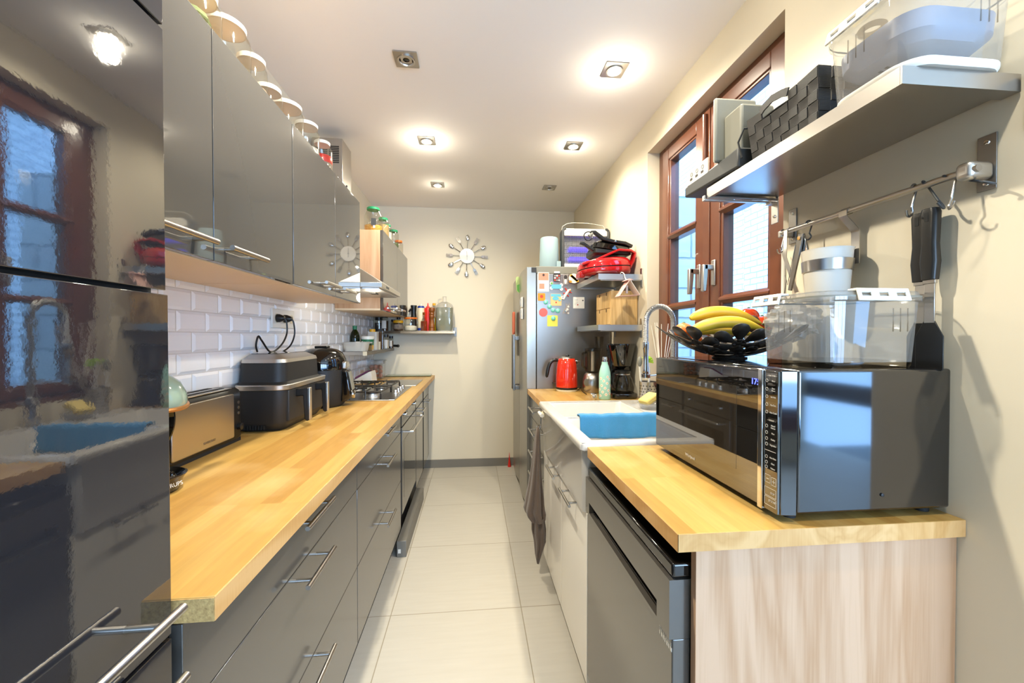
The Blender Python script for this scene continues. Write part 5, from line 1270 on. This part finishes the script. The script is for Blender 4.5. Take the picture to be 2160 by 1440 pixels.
# magnets and papers on the fridge side (plane Y = 3.0)
YF = 2.9995
def fx(px): return -.0 + .492 + (px - 1135) * .003652
def fz2(v, px=1160): return 1.847 - (v - 574) * .003635 + (px - 1135) * .00012
def stick(name, label, cat, px0, px1, v0, v1, m, group='things stuck on the fridge side', th=.003, r=.002, tilt=0):
    x0, x1, z0, z1 = fx(px0), fx(px1), fz2(v1), fz2(v0)
    t = thing(name, label, cat, ((x0 + x1) / 2, YF, z0), group=group)
    b = B().prism(rrect(x0, x1, z0, z1, r, 2), 'Y', YF - th, YF)
    b.done('body', m if not isinstance(m, str) else M[m], t)
    return t, x0, x1, z0, z1
def blob(par, x, z, rx, rz, m, th=.0036, nm='print'):
    B().prism([(x + rx * math.cos(a), z + rz * math.sin(a)) for a in [2 * PI * i / 14 for i in range(14)]], 'Y', YF - th - .0006, YF - th + .0004).done(nm, m if not isinstance(m, str) else M[m], par)
c_pink = pm('print_coral', '#d98a72', .7); c_sky = pm('print_sky', '#5fb3c8', .6); c_sand = pm('print_sand', '#e0bb80', .7); c_or = pm('print_orange', '#e58a1e', .6)
c_dk = pm('print_black', '#2e2a2a', .6); c_grn = pm('print_leaf', '#5fa24a', .6); c_red = pm('print_red', '#c43a2c', .6); c_wh = pm('print_white_gloss', '#ece6da', .5); c_gry = pm('print_grey', '#8f8a88', .6)
t, x0, x1, z0, z1 = stick('fridge_card', 'pink and white tall card with a dark round magnet, top corner of the fridge side', 'card', 1134.5, 1158, 575, 615, M['paper'])
B().box(x0 + .004, x1 - .004, YF - .0036, YF - .003, z0 + .085, z1 - .004).done('print', c_pink, t); blob(t, (x0 + x1) / 2, z1 - .02, .009, .009, c_dk, .005, 'magnet'); B().box(x0 + .01, x0 + .05, YF - .0034, YF - .003, z0 + .02, z0 + .06).done('print', c_pink, t)
t, x0, x1, z0, z1 = stick('fridge_magnet', 'jar-shaped fridge magnet with white lid and red beads', 'magnet', 1167, 1182, 576, 594.5, c_dk, th=.008, r=.012)
B().box(x0 + .006, x1 - .006, YF - .01, YF, z1 - .002, z1 + .012).done('lid', M['plastic'], t)
for i in range(9): blob(t, x0 + .012 + (i % 3) * .016, z0 + .012 + (i // 3) * .017, .007, .007, (c_red, c_wh, c_gry)[(i * 2 + i // 3) % 3], .008)
t, x0, x1, z0, z1 = stick('fridge_magnet', 'narrow tapered photo magnet with a dark figure', 'magnet', 1188, 1198, 579, 600, c_gry)
blob(t, (x0 + x1) / 2, z1 - .02, .014, .016, c_dk); blob(t, (x0 + x1) / 2, z0 + .025, .009, .02, c_wh)
t, x0, x1, z0, z1 = stick('fridge_magnet', 'food-platter fridge magnet in orange and green beside the red grill', 'magnet', 1200, 1221, 577, 597, c_wh, th=.008, r=.03)
for i in range(10): blob(t, x0 + .012 + (i * 7 % 10) * .006, z0 + .012 + (i * 3 % 10) * .005, .011, .009, (c_or, c_grn, c_red, M['yellow'])[i % 4], .008)
t, x0, x1, z0, z1 = stick('fridge_magnet', 'bone-shaped blue and green fridge magnet', 'magnet', 1163, 1184, 600, 609, c_sky, th=.006)
for x, z in ((x0, z0 + .004), (x0, z1 + .008), (x1, z0 - .002), (x1, z1 - .004)): blob(t, x, z, .013, .013, c_wh, .005, 'lobe')
blob(t, x0 + .002, z1 + .008, .009, .009, c_grn, .006)
t = thing('fridge_magnet', 'colourful gecko fridge magnet with curled tail', 'magnet', (fx(1195), YF, fz2(632)), group='things stuck on the fridge side')
B().tube([(fx(a), YF - .004, fz2(b_)) for a, b_ in ((1204, 611), (1199, 613), (1196, 618), (1193, 622), (1191, 626), (1189, 631), (1186, 630), (1185, 626), (1188, 624))], [.008, .011, .011, .012, .010, .007, .006, .005, .003], 8).done('body', c_wh, t)
for a, b_, c, d_ in ((1197, 615, 1192, 607), (1199, 615, 1206, 617), (1194, 620, 1188, 618), (1195, 621, 1200, 625)):
    B().tube([(fx(a), YF - .004, fz2(b_)), (fx(c), YF - .004, fz2(d_))], [.006, .004], 6).done('leg', c_red, t)
for a, b_ in ((1202, 612), (1197, 617), (1193, 622)): blob(t, fx(a), fz2(b_), .006, .006, c_or, .013)
t, x0, x1, z0, z1 = stick('fridge_magnet', 'square orange fridge magnet with a brown mark', 'magnet', 1134.5, 1150, 618.5, 634.5, c_or, r=.006)
blob(t, (x0 + x1) / 2, (z0 + z1) / 2 + .004, .012, .012, c_red)
t, x0, x1, z0, z1 = stick('fridge_card', 'beach drawing card in sand and turquoise on the fridge side', 'card', 1161.5, 1184.5, 619.5, 644.5, c_sand)
B().box(x0 + .002, x1 - .004, YF - .0036, YF - .003, z1 - .022, z1 - .002).done('print', c_sky, t); blob(t, (x0 + x1) / 2 - .004, z1 - .036, .026, .014, c_sky); blob(t, (x0 + x1) / 2, z0 + .025, .006, .006, c_red); blob(t, x1 - .016, z0 + .04, .011, .006, c_sky)
mint = pm('mint_magnet', '#6cc4b0', .3)
for i, (px, v, lb) in enumerate(((1151.3, 637.3, 'round mint fridge magnet touching the orange square one'), (1159, 646.3, 'second round mint magnet down the diagonal from the orange square'), (1166.7, 653.8, 'third round mint magnet down the diagonal, under the beach card'), (1176.9, 655.2, 'last round mint magnet of the diagonal row, nearest the cat magnet'), (1167, 671, 'round mint magnet holding the yellow note'))):
    t = thing('fridge_magnet', lb, 'magnet', (fx(px), YF, fz2(v) - .017), group='things stuck on the fridge side')
    B().lathe([(.0175, 0), (.0175, -.005), (.014, -.008), (0, -.0085)], (fx(px), YF - (.003 if i == 4 else 0), fz2(v)), 20, 'Y').done('disc', mint, t)
    txt(('R', 'E', 'V', 'O', 'S')[i], .016, (fx(px), YF - .0088 - (.003 if i == 4 else 0), fz2(v)), RMY, c_wh, t)
t = thing('fridge_magnet', 'large round coral-pink disc on the fridge side', 'magnet', (fx(1146), YF, fz2(668)), group='things stuck on the fridge side')
B().lathe([(.033, 0), (.033, -.003), (0, -.003)], (fx(1146), YF, fz2(658.8)), 32, 'Y').done('disc', pm('coral', '#e0605a', .5), t)
t, x0, x1, z0, z1 = stick('fridge_note', 'crumpled yellow note on the fridge side', 'note', 1154.5, 1176.5, 665, 688, pm('note_yellow', '#dfd557', .7), th=.0025, r=.004)
t = thing('fridge_magnet', 'tabby kitten fridge magnet sitting upright', 'magnet', (fx(1195), YF, fz2(663)), group='things stuck on the fridge side')
B().prism([(fx(a), fz2(b_)) for a, b_ in ((1186, 662), (1188, 656), (1191, 650), (1194, 648), (1193, 643), (1192.5, 638.5), (1196, 641.5), (1199.5, 641), (1203, 638), (1202.8, 646), (1201, 650), (1201, 656), (1200.5, 662), (1196, 662.5), (1192, 660.5))], 'Y', YF - .004, YF).done('body', c_gry, t)
for a, b_, r_ in ((1199, 646, .008), (1197, 652, .009), (1199, 660, .007), (1194, 655, .006)): blob(t, fx(a), fz2(b_), r_, r_, c_wh, .004)
for a in (1197, 1200.5): blob(t, fx(a), fz2(645), .0022, .0022, c_dk, .005, 'eye')
blob(t, fx(1192.5), fz2(656), .003, .006, M['blue'], .005)
t, x0, x1, z0, z1 = stick('fridge_card', 'white printed card near the lower shelf on the fridge side', 'card', 1209.5, 1233.5, 626, 650, M['paper'])
for i in range(6): B().box(x0 + .008, x0 + .036 - (i % 3) * .004, YF - .0034, YF - .0029, z1 - .02 - i * .008, z1 - .018 - i * .008).done('print', c_gry, t)
blob(t, x0 + .035, z0 + .028, .005, .005, c_red, .003); blob(t, x1 - .012, z1 - .026, .006, .005, c_dk, .003)
# things on the fridge doors
for z0, z1, lb in ((1.59, 1.672, 'upper white clip magnet on the fridge door'), (1.495, 1.582, 'lower white clip magnet on the fridge door')):
    t = thing('clip_magnet', lb, 'magnet', (.393, 3.16, z0), group='clip magnets on the fridge door')
    B().box(.381, .3965, 3.135, 3.195, z0, z1).done('body', M['plastic'], t, .004)
    B().tube([(.378, 3.16, z0 + .01), (.375, 3.16, (z0 + z1) / 2), (.378, 3.16, z1 - .01)], .004, 6).done('clip', M['satin'], t)
t = thing('paper_leaflet', 'green paper leaflet sticking out at the gap of the fridge doors', 'leaflet', (.385, 3.45, 1.73))
B().prism([(.399, 1.73), (.372, 1.75), (.366, 1.86), (.376, 1.875), (.399, 1.87)], 'Y', 3.42, 3.4225).done('sheet', pm('leaf_paper', '#a9bd7c', .7), t)
B().prism([(.399, 1.735), (.38, 1.755), (.376, 1.80), (.399, 1.81)], 'Y', 3.4175, 3.4195).done('photo', c_grn, t)
t = thing('oven_mitt', 'coral and white oven mitt tucked on the far fridge door handle', 'oven mitt', (.372, 3.62, 1.37))
B().prism(rrect(3.60, 3.72, 1.375, 1.585, .03, 4), 'X', .364, .382).done('mitt', pm('coral_cloth', '#cf6f52', .9), t, .006, 3)
B().prism(rrect(3.602, 3.70, 1.18, 1.38, .02, 3), 'X', .368, .380).done('lining', M['paper'], t, .004)
t = thing('red_cone', 'tiny red plastic cone on the floor against the back wall near the fridge', 'cone', (.375, 4.125, 0))
B().lathe([(.018, 0), (.014, .03), (.006, .09), (.001, .15)], (.375, 4.125, 0), 12).done('cone', M['redp'], t)

# counter by the fridge
t = thing('electric_kettle', 'glossy red kettle with black handle and steel spout on the far right worktop', 'kettle', (.684, 2.87, HW))
kc = (.684, 2.87, HW)
B().lathe([(.076, 0), (.078, .004), (.076, .014), (0, .016)], kc, 36).done('base', M['cream'], t)
B().lathe([(.078, .017), (.08, .022), (.079, .03), (0, .03)], kc, 36).done('ring', M['black'], t)
B().lathe([(.079, .03), (.080, .05), (.078, .13), (.071, .20), (.060, .235), (.056, .238), (0, .238)], kc, 40).done('body', M['redk'], t)
l = B().lathe([(.054, .238), (.05, .246), (.03, .253), (0, .255)], kc, 32).done('lid', M['steel'], t)
B().sph((.69, 2.87, HW + .258), (.014, .01, .008), 12, 8).done('lid_knob', M['black'], l)
hp = [(.625, 2.87, HW + .222), (.585, 2.87, HW + .232), (.555, 2.868, HW + .205), (.54, 2.866, HW + .15), (.533, 2.864, HW + .095)]
B().tube(hp, [.013, .015, .015, .0145, .013], 12).done('handle', M['black'], t, sub=1)
B().prism([(.738, HW + .195), (.745, HW + .225), (.775, HW + .222), (.79, HW + .226), (.775, HW + .21), (.765, HW + .19)], 'Y', 2.852, 2.888).done('spout', M['chrome'], t, .004)
B().tube([(.602, 2.86, HW + .055), (.58, 2.86, HW + .058), (.578, 2.86, HW + .066)], .004, 6).done('switch', M['black'], t)
B().tube([(.755, 2.86, HW + .006), (.768, 2.84, HW + .012), (.774, 2.82, HW + .03), (.775, 2.79, HW + .012), (.775, 2.72, HW + .004), (.772, 2.66, HW + .004)], .003, 6).done('cable', M['black'], t)
t = thing('food_processor', 'steel food processor with clear jug and feed tube in the corner', 'food processor', (.86, 2.79, HW))
fc = (.855, 2.79, HW)
B().lathe([(.07, 0), (.074, .008), (.072, .085), (.06, .125), (.045, .14), (0, .14)], fc, 32).done('base', M['steel'], t)
B().lathe([(.026, 0), (.026, .014), (.02, .018), (0, .018)], (.80, 2.735, HW + .075), 20, 'Y').xf(Matrix.Identity(4)).done('dial', M['satin'], t)
B().lathe([(.04, .142), (.056, .155), (.058, .29), (.06, .30)], fc, 32).done('jug', M['smoke'], t)
B().tube([(.80, 2.77, HW + .285), (.775, 2.76, HW + .28), (.772, 2.76, HW + .19), (.80, 2.765, HW + .17)], .009, 8).done('jug_handle', M['smoke'], t)
l = B().lathe([(.061, .298), (.061, .312), (.03, .318), (.03, .318)], fc, 32).done('lid', M['smoke'], t)
B().lathe([(.026, .31), (.034, .395), (.036, .398), (.034, .398)], (.905, 2.80, HW), 20).done('feed_tube', M['smoke'], l)
B().lathe([(0, .15), (.012, .15), (.012, .29), (0, .292)], fc, 14).done('spindle', M['plastic'], t)
t = thing('water_bottle', 'mint water bottle with yellow-centred daisies and steel neck behind the sink', 'bottle', (.833, 2.46, HW))
wc = (.833, 2.46, HW)
B().lathe([(0, .001), (.034, .001), (.0365, .006), (.0365, .15), (.034, .175), (.025, .21), (.0195, .225), (.019, .238)], wc, 36).done('body', M['mint'], t)
B().lathe([(.0165, .238), (.0165, .25), (.018, .251), (.018, .26), (.0165, .262), (.0165, .27), (0, .27)], wc, 28).done('neck', M['chrome'], t)
def onbottle(ang, z, r, mat, nm, off=.0):
    R = .0366 + off; b = B()
    pts = [(wc[0] + R * math.cos(ang + r * math.cos(a) / R), wc[1] + R * math.sin(ang + r * math.cos(a) / R), HW + z + r * math.sin(a)) for a in [2 * PI * i / 10 for i in range(10)]]
    b.v = pts; b.f = [tuple(range(10))]; return b
k = 0
for i, (a, z) in enumerate(((-150, .135), (-118, .12), (-85, .105), (-60, .13), (-140, .09), (-105, .075), (-70, .06), (-130, .05), (-95, .035), (-55, .04), (-155, .025), (-80, .145), (-165, .065), (-40, .09))):
    ar = math.radians(a)
    f = B()
    for q in range(6):
        th = q * PI / 3; g_ = onbottle(ar + .0062 * math.cos(th) / .0366, z + .0062 * math.sin(th), .0036, None, '', .0002)
        n0 = len(f.v); f.v += g_.v; f.f += [tuple(x_ + n0 for x_ in g_.f[0])]
    fl_ = f.done('daisy', M['paper'], t)
    onbottle(ar, z, .003, None, '', .0006).done('daisy_centre', M['yellow'], fl_)
B().lathe([(.017, 0), (.0185, .004), (.0185, .012), (.022, .013), (.022, .036), (.020, .038), (0, .038)], (.757, 2.45, HW), 24).done('bottle_cap', M['chrome'], tag=('steel screw cap standing beside the mint water bottle', 'bottle cap'))
t = thing('coffee_maker', 'black drip coffee maker with glass carafe by the window corner', 'coffee maker', (.97, 2.54, HW))
B().prism(rrect(.885, 1.055, 2.44, 2.64, .04, 5), 'Z', HW, HW + .035).done('base', M['blackg'], t, .01, 3)
B().prism(rrect(.90, 1.05, 2.56, 2.64, .02, 4), 'Z', HW + .03, HW + .34).done('tower', M['blackg'], t)
B().lathe([(.055, .205), (.06, .21), (.088, .34), (.09, .345), (.088, .352), (0, .352)], (.972, 2.535, HW), 36).done('filter_basket', M['blackg'], t)
B().lathe([(.012, .185), (.03, .206), (.05, .206)], (.972, 2.525, HW), 16).done('drip_nozzle', M['black'], t)
c = B().lathe([(0, .038), (.055, .038), (.072, .05), (.075, .075), (.062, .12), (.045, .15), (.045, .165)], (.972, 2.515, HW), 36).done('carafe', M['smoke'], t)
B().lathe([(.046, .158), (.05, .165), (.05, .175), (.03, .182), (0, .183)], (.972, 2.515, HW), 32).done('carafe_lid', M['black'], c)
B().tube([(.925, 2.49, HW + .165), (.895, 2.47, HW + .16), (.887, 2.465, HW + .11), (.905, 2.475, HW + .07)], .009, 8).done('carafe_handle', M['black'], c)
B().lathe([(.047, .15), (.047, .158)], (.972, 2.515, HW), 32).done('carafe_band', M['steel'], c)
t = thing('utensil_caddy', 'perforated steel caddy of washing-up brushes behind the sink', 'caddy', (1.005, 2.21, .972))
b = B().lathe([(0, .001), (.046, .001), (.047, .004), (.047, .125), (.0485, .128), (.045, .128), (.045, .006), (0, .004)], (1.005, 2.21, .972), 32)
b.done('cup', M['steel'], t)
b = B()
for j in range(6):
    for i in range(9):
        a = math.radians(-200 + i * 22 + (11 if j % 2 else 0)); x, y = 1.005 + .0472 * math.cos(a), 2.21 + .0472 * math.sin(a)
        q = Vector((math.cos(a), math.sin(a), 0))
        p = Vector((x, y, .972 + .02 + j * .017)); w = Vector((-q.y, q.x, 0))
        b.add([tuple(p + (w * math.cos(e) + Vector((0, 0, 1)) * math.sin(e)) * .0035 + q * .0003) for e in [2 * PI * m / 8 for m in range(8)]], [tuple(range(8))])
b.done('perforation', M['carc'], t)
t = thing('dish_brush', 'lime-bristled dish brush with white handle standing in the caddy', 'brush', (1.012, 2.21, .98))
B().tube([(1.0, 2.2, .985), (1.008, 2.205, 1.10), (1.006, 2.205, 1.17), (.996, 2.2, 1.215), (.985, 2.195, 1.235)], [.006, .006, .008, .009, .009], 10).done('handle', M['plastic'], t)
b = B()
random.seed(5)
for i in range(160):
    a = random.uniform(-.3, 2.2); e = random.uniform(-.9, .9)
    d0 = Vector((math.cos(a) * math.cos(e), math.sin(e), math.sin(a) * math.cos(e) * .9)); p = Vector((.992, 2.2, 1.215))
    b.tube([p + d0 * .01, p + d0 * .038], [.0016, .0012], 4)
b.done('bristles', M['lime'], t)
t = thing('dish_brush', 'grey-headed scrubbing brush leaning in the steel caddy', 'brush', (.98, 2.2, .98))
B().tube([(.99, 2.23, .985), (.965, 2.22, 1.12), (.958, 2.215, 1.2)], [.005, .006, .008], 10).done('handle', M['plastic'], t)
B().sph((.956, 2.212, 1.215), (.014, .014, .03), 12, 8).done('head', M['grey'], t)
t = thing('sponge_dish', 'small clear glass dish for the sponge beside the tap', 'dish', (.94, 2.05, .972))
B().lathe([(0, .002), (.04, .002), (.046, .004), (.058, .03), (.062, .032), (.060, .034), (.044, .008), (0, .006)], (.94, 2.05, .972), 32).done('dish', M['plast'], t)
t = thing('sponge', 'yellow sponge propped in the clear dish beside the tap', 'sponge', (.94, 2.05, .98), (0, -.45, .35), local=True)
t.location = (.945, 2.05, 1.005)
B().box(-.045, .045, -.035, .035, .008, .04).done('sponge', M['sponge'], t, .008, 2)
t = thing('reed_diffuser', 'reed diffuser with thin white sticks on the window sill', 'diffuser', (1.108, 2.255, WZ0 + .022))
B().lathe([(0, .001), (.028, .001), (.03, .005), (.03, .06), (.012, .08), (.012, .095)], (1.108, 2.255, WZ0 + .022), 20).done('bottle', M['smoke'], t)
for dx, dy, h in ((-.01, .115, .355), (-.014, .06, .37), (-.012, .045, .372), (-.01, .035, .37), (-.004, -.005, .36), (.0, -.08, .36), (.004, -.11, .345), (.006, -.13, .31)):
    B().cyl((1.108 + dx * .1, 2.255 + dy * .04, WZ0 + .04), (1.108 + dx, 2.255 + dy, WZ0 + .022 + h), .0019, n=6).done('reed', M['paper'], t)

# tap
t = thing('kitchen_tap', 'tall chrome spring-neck tap arching over the sink', 'tap', (.994, 1.9, .972))
B().lathe([(.026, 0), (.026, .006), (.02, .012), (.02, .12), (.014, .13), (0, .13)], (.994, 1.9, .972), 28).done('body', M['chrome'], t)
B().cyl((1.01, 1.9, 1.05), (1.045, 1.9, 1.075), .006, n=10).done('lever', M['chrome'], t)
arc = [(.994, 1.9, 1.10 + i * .05) for i in range(7)] + [(.923 + .071 * math.cos(a), 1.9, 1.43 + .078 * math.sin(a)) for a in [PI * i / 18 for i in range(0, 19)]] + [(.852, 1.9, 1.38), (.852, 1.9, 1.32)]
B().tube(arc, .0095, 12).done('neck', M['satin'], t)
# spring coil around the neck
P = [Vector(p) for p in arc]; cum = [0]
for i in range(1, len(P)): cum.append(cum[-1] + (P[i] - P[i - 1]).length)
pts = []; turns = 118; N_ = turns * 7
for i in range(N_ + 1):
    s = cum[-1] * i / N_; j = max(k for k in range(len(cum)) if cum[k] <= s + 1e-9); j = min(j, len(P) - 2)
    u = (s - cum[j]) / max(cum[j + 1] - cum[j], 1e-6); p = P[j].lerp(P[j + 1], u); tg = (P[j + 1] - P[j]).normalized()
    e1 = Vector((0, 1, 0)); e2 = tg.cross(e1); a = 2 * PI * turns * i / N_
    pts.append(p + (e1 * math.cos(a) + e2 * math.sin(a)) * .0125)
B().tube(pts, .0019, 4).done('spring', M['satin'], t, ang=80)
B().lathe([(.0, 1.152), (.013, 1.152), (.015, 1.156), (.015, 1.2), (.013, 1.215), (.0125, 1.29), (.0145, 1.3), (.0145, 1.33), (.010, 1.335)], (.852, 1.9, 0), 24).done('spray_head', M['chrome'], t)
B().tube([(.994, 1.9, 1.168), (.93, 1.9, 1.166), (.872, 1.9, 1.163)], .006, 10).done('holder_arm', M['chrome'], t)
B().lathe([(.019, 1.155), (.022, 1.156), (.022, 1.172), (.019, 1.173)], (.852, 1.9, 0), 24).done('holder_ring', M['chrome'], t)
# blue cloth over the sink divider
b = B()
def cloth(u, v):
    x = .505 + .425 * u
    wob = .004 * math.sin(u * 17) + .003 * math.sin(u * 41)
    s = v * 2 - 1
    if s < -.25:
        k = (-.25 - s) / .75; return (x, 1.851 - .012 * math.sin(k * 1.5) + wob * k, .978 - (.098 + .008 * math.sin(u * 3)) * k)
    if s > .25:
        k = (s - .25) / .75; return (x, 1.899 + .006 * k, .978 - .05 * k)
    return (x, 1.875 + s * .1, .979 + .004 * math.cos(s * 6) + wob * .4)
b.grid(cloth, 40, 26)
b.done('dish_cloth', M['blue'], tag=('bright blue cloth draped over the divider between the two sink bowls', 'cloth'), solid=.005, ang=80)
# suction hook and towel on the sink apron
t = thing('suction_hook', 'white suction hook with metal prongs on the sink apron', 'hook', (.385, 2.25, .86))
B().lathe([(.03, 0), (.028, -.006), (.014, -.01), (.012, -.016), (0, -.017)], (.4005, 2.24, .915), 24, 'X').done('cup', M['cream'], t)
B().cyl((.384, 2.20, .915), (.384, 2.29, .915), .011, n=14).done('knob', M['plastic'], t)
B().tube([(.386, 2.24, .905), (.384, 2.24, .86), (.378, 2.24, .835), (.365, 2.24, .838), (.36, 2.24, .85)], .0035, 8).done('prong', M['chrome'], t)
for s in (-1, 1): B().tube([(.384, 2.24, .86), (.38, 2.24 + s * .03, .842), (.372, 2.24 + s * .045, .85)], .003, 8).done('prong', M['chrome'], t)
b = B(); n = 40
def ring(z, cx, cy, rx, ry, k, ph):
    out = []
    for i in range(n):
        a = 2 * PI * i / n; f = 1 + k * math.sin(5 * a + ph) + k * .5 * math.sin(9 * a + ph * 2)
        out.append((cx + rx * f * math.cos(a), cy + ry * f * math.sin(a), z))
    return out
prof = [(.842, .368, 2.24, .008, .012, .05), (.80, .366, 2.24, .013, .02, .1), (.72, .362, 2.235, .018, .03, .14), (.62, .356, 2.23, .024, .04, .18), (.52, .350, 2.225, .032, .05, .2), (.44, .346, 2.22, .042, .055, .22), (.385, .340, 2.21, .05, .06, .2), (.36, .346, 2.205, .048, .055, .22), (.33, .358, 2.2, .036, .05, .22)]
b.rings([ring(z, cx, cy, rx, ry, k, i * .25) for i, (z, cx, cy, rx, ry, k) in enumerate(prof)])
tw = thing('hand_towel', 'taupe terry towel hanging from the suction hook on the sink', 'towel', (.36, 2.22, .06))
b.done('towel', M['towel'], tw, ang=80)
b = B()
prof = [(.345, .362, 2.2, .03, .04, .2), (.27, .368, 2.2, .033, .042, .22), (.2, .374, 2.205, .028, .036, .2), (.13, .366, 2.21, .017, .024, .16), (.075, .364, 2.215, .006, .01, .1)]
b.rings([ring(z, cx, cy, rx, ry, k, i * .3) for i, (z, cx, cy, rx, ry, k) in enumerate(prof)])
b.done('towel_corner', M['towel'], tw, ang=80)
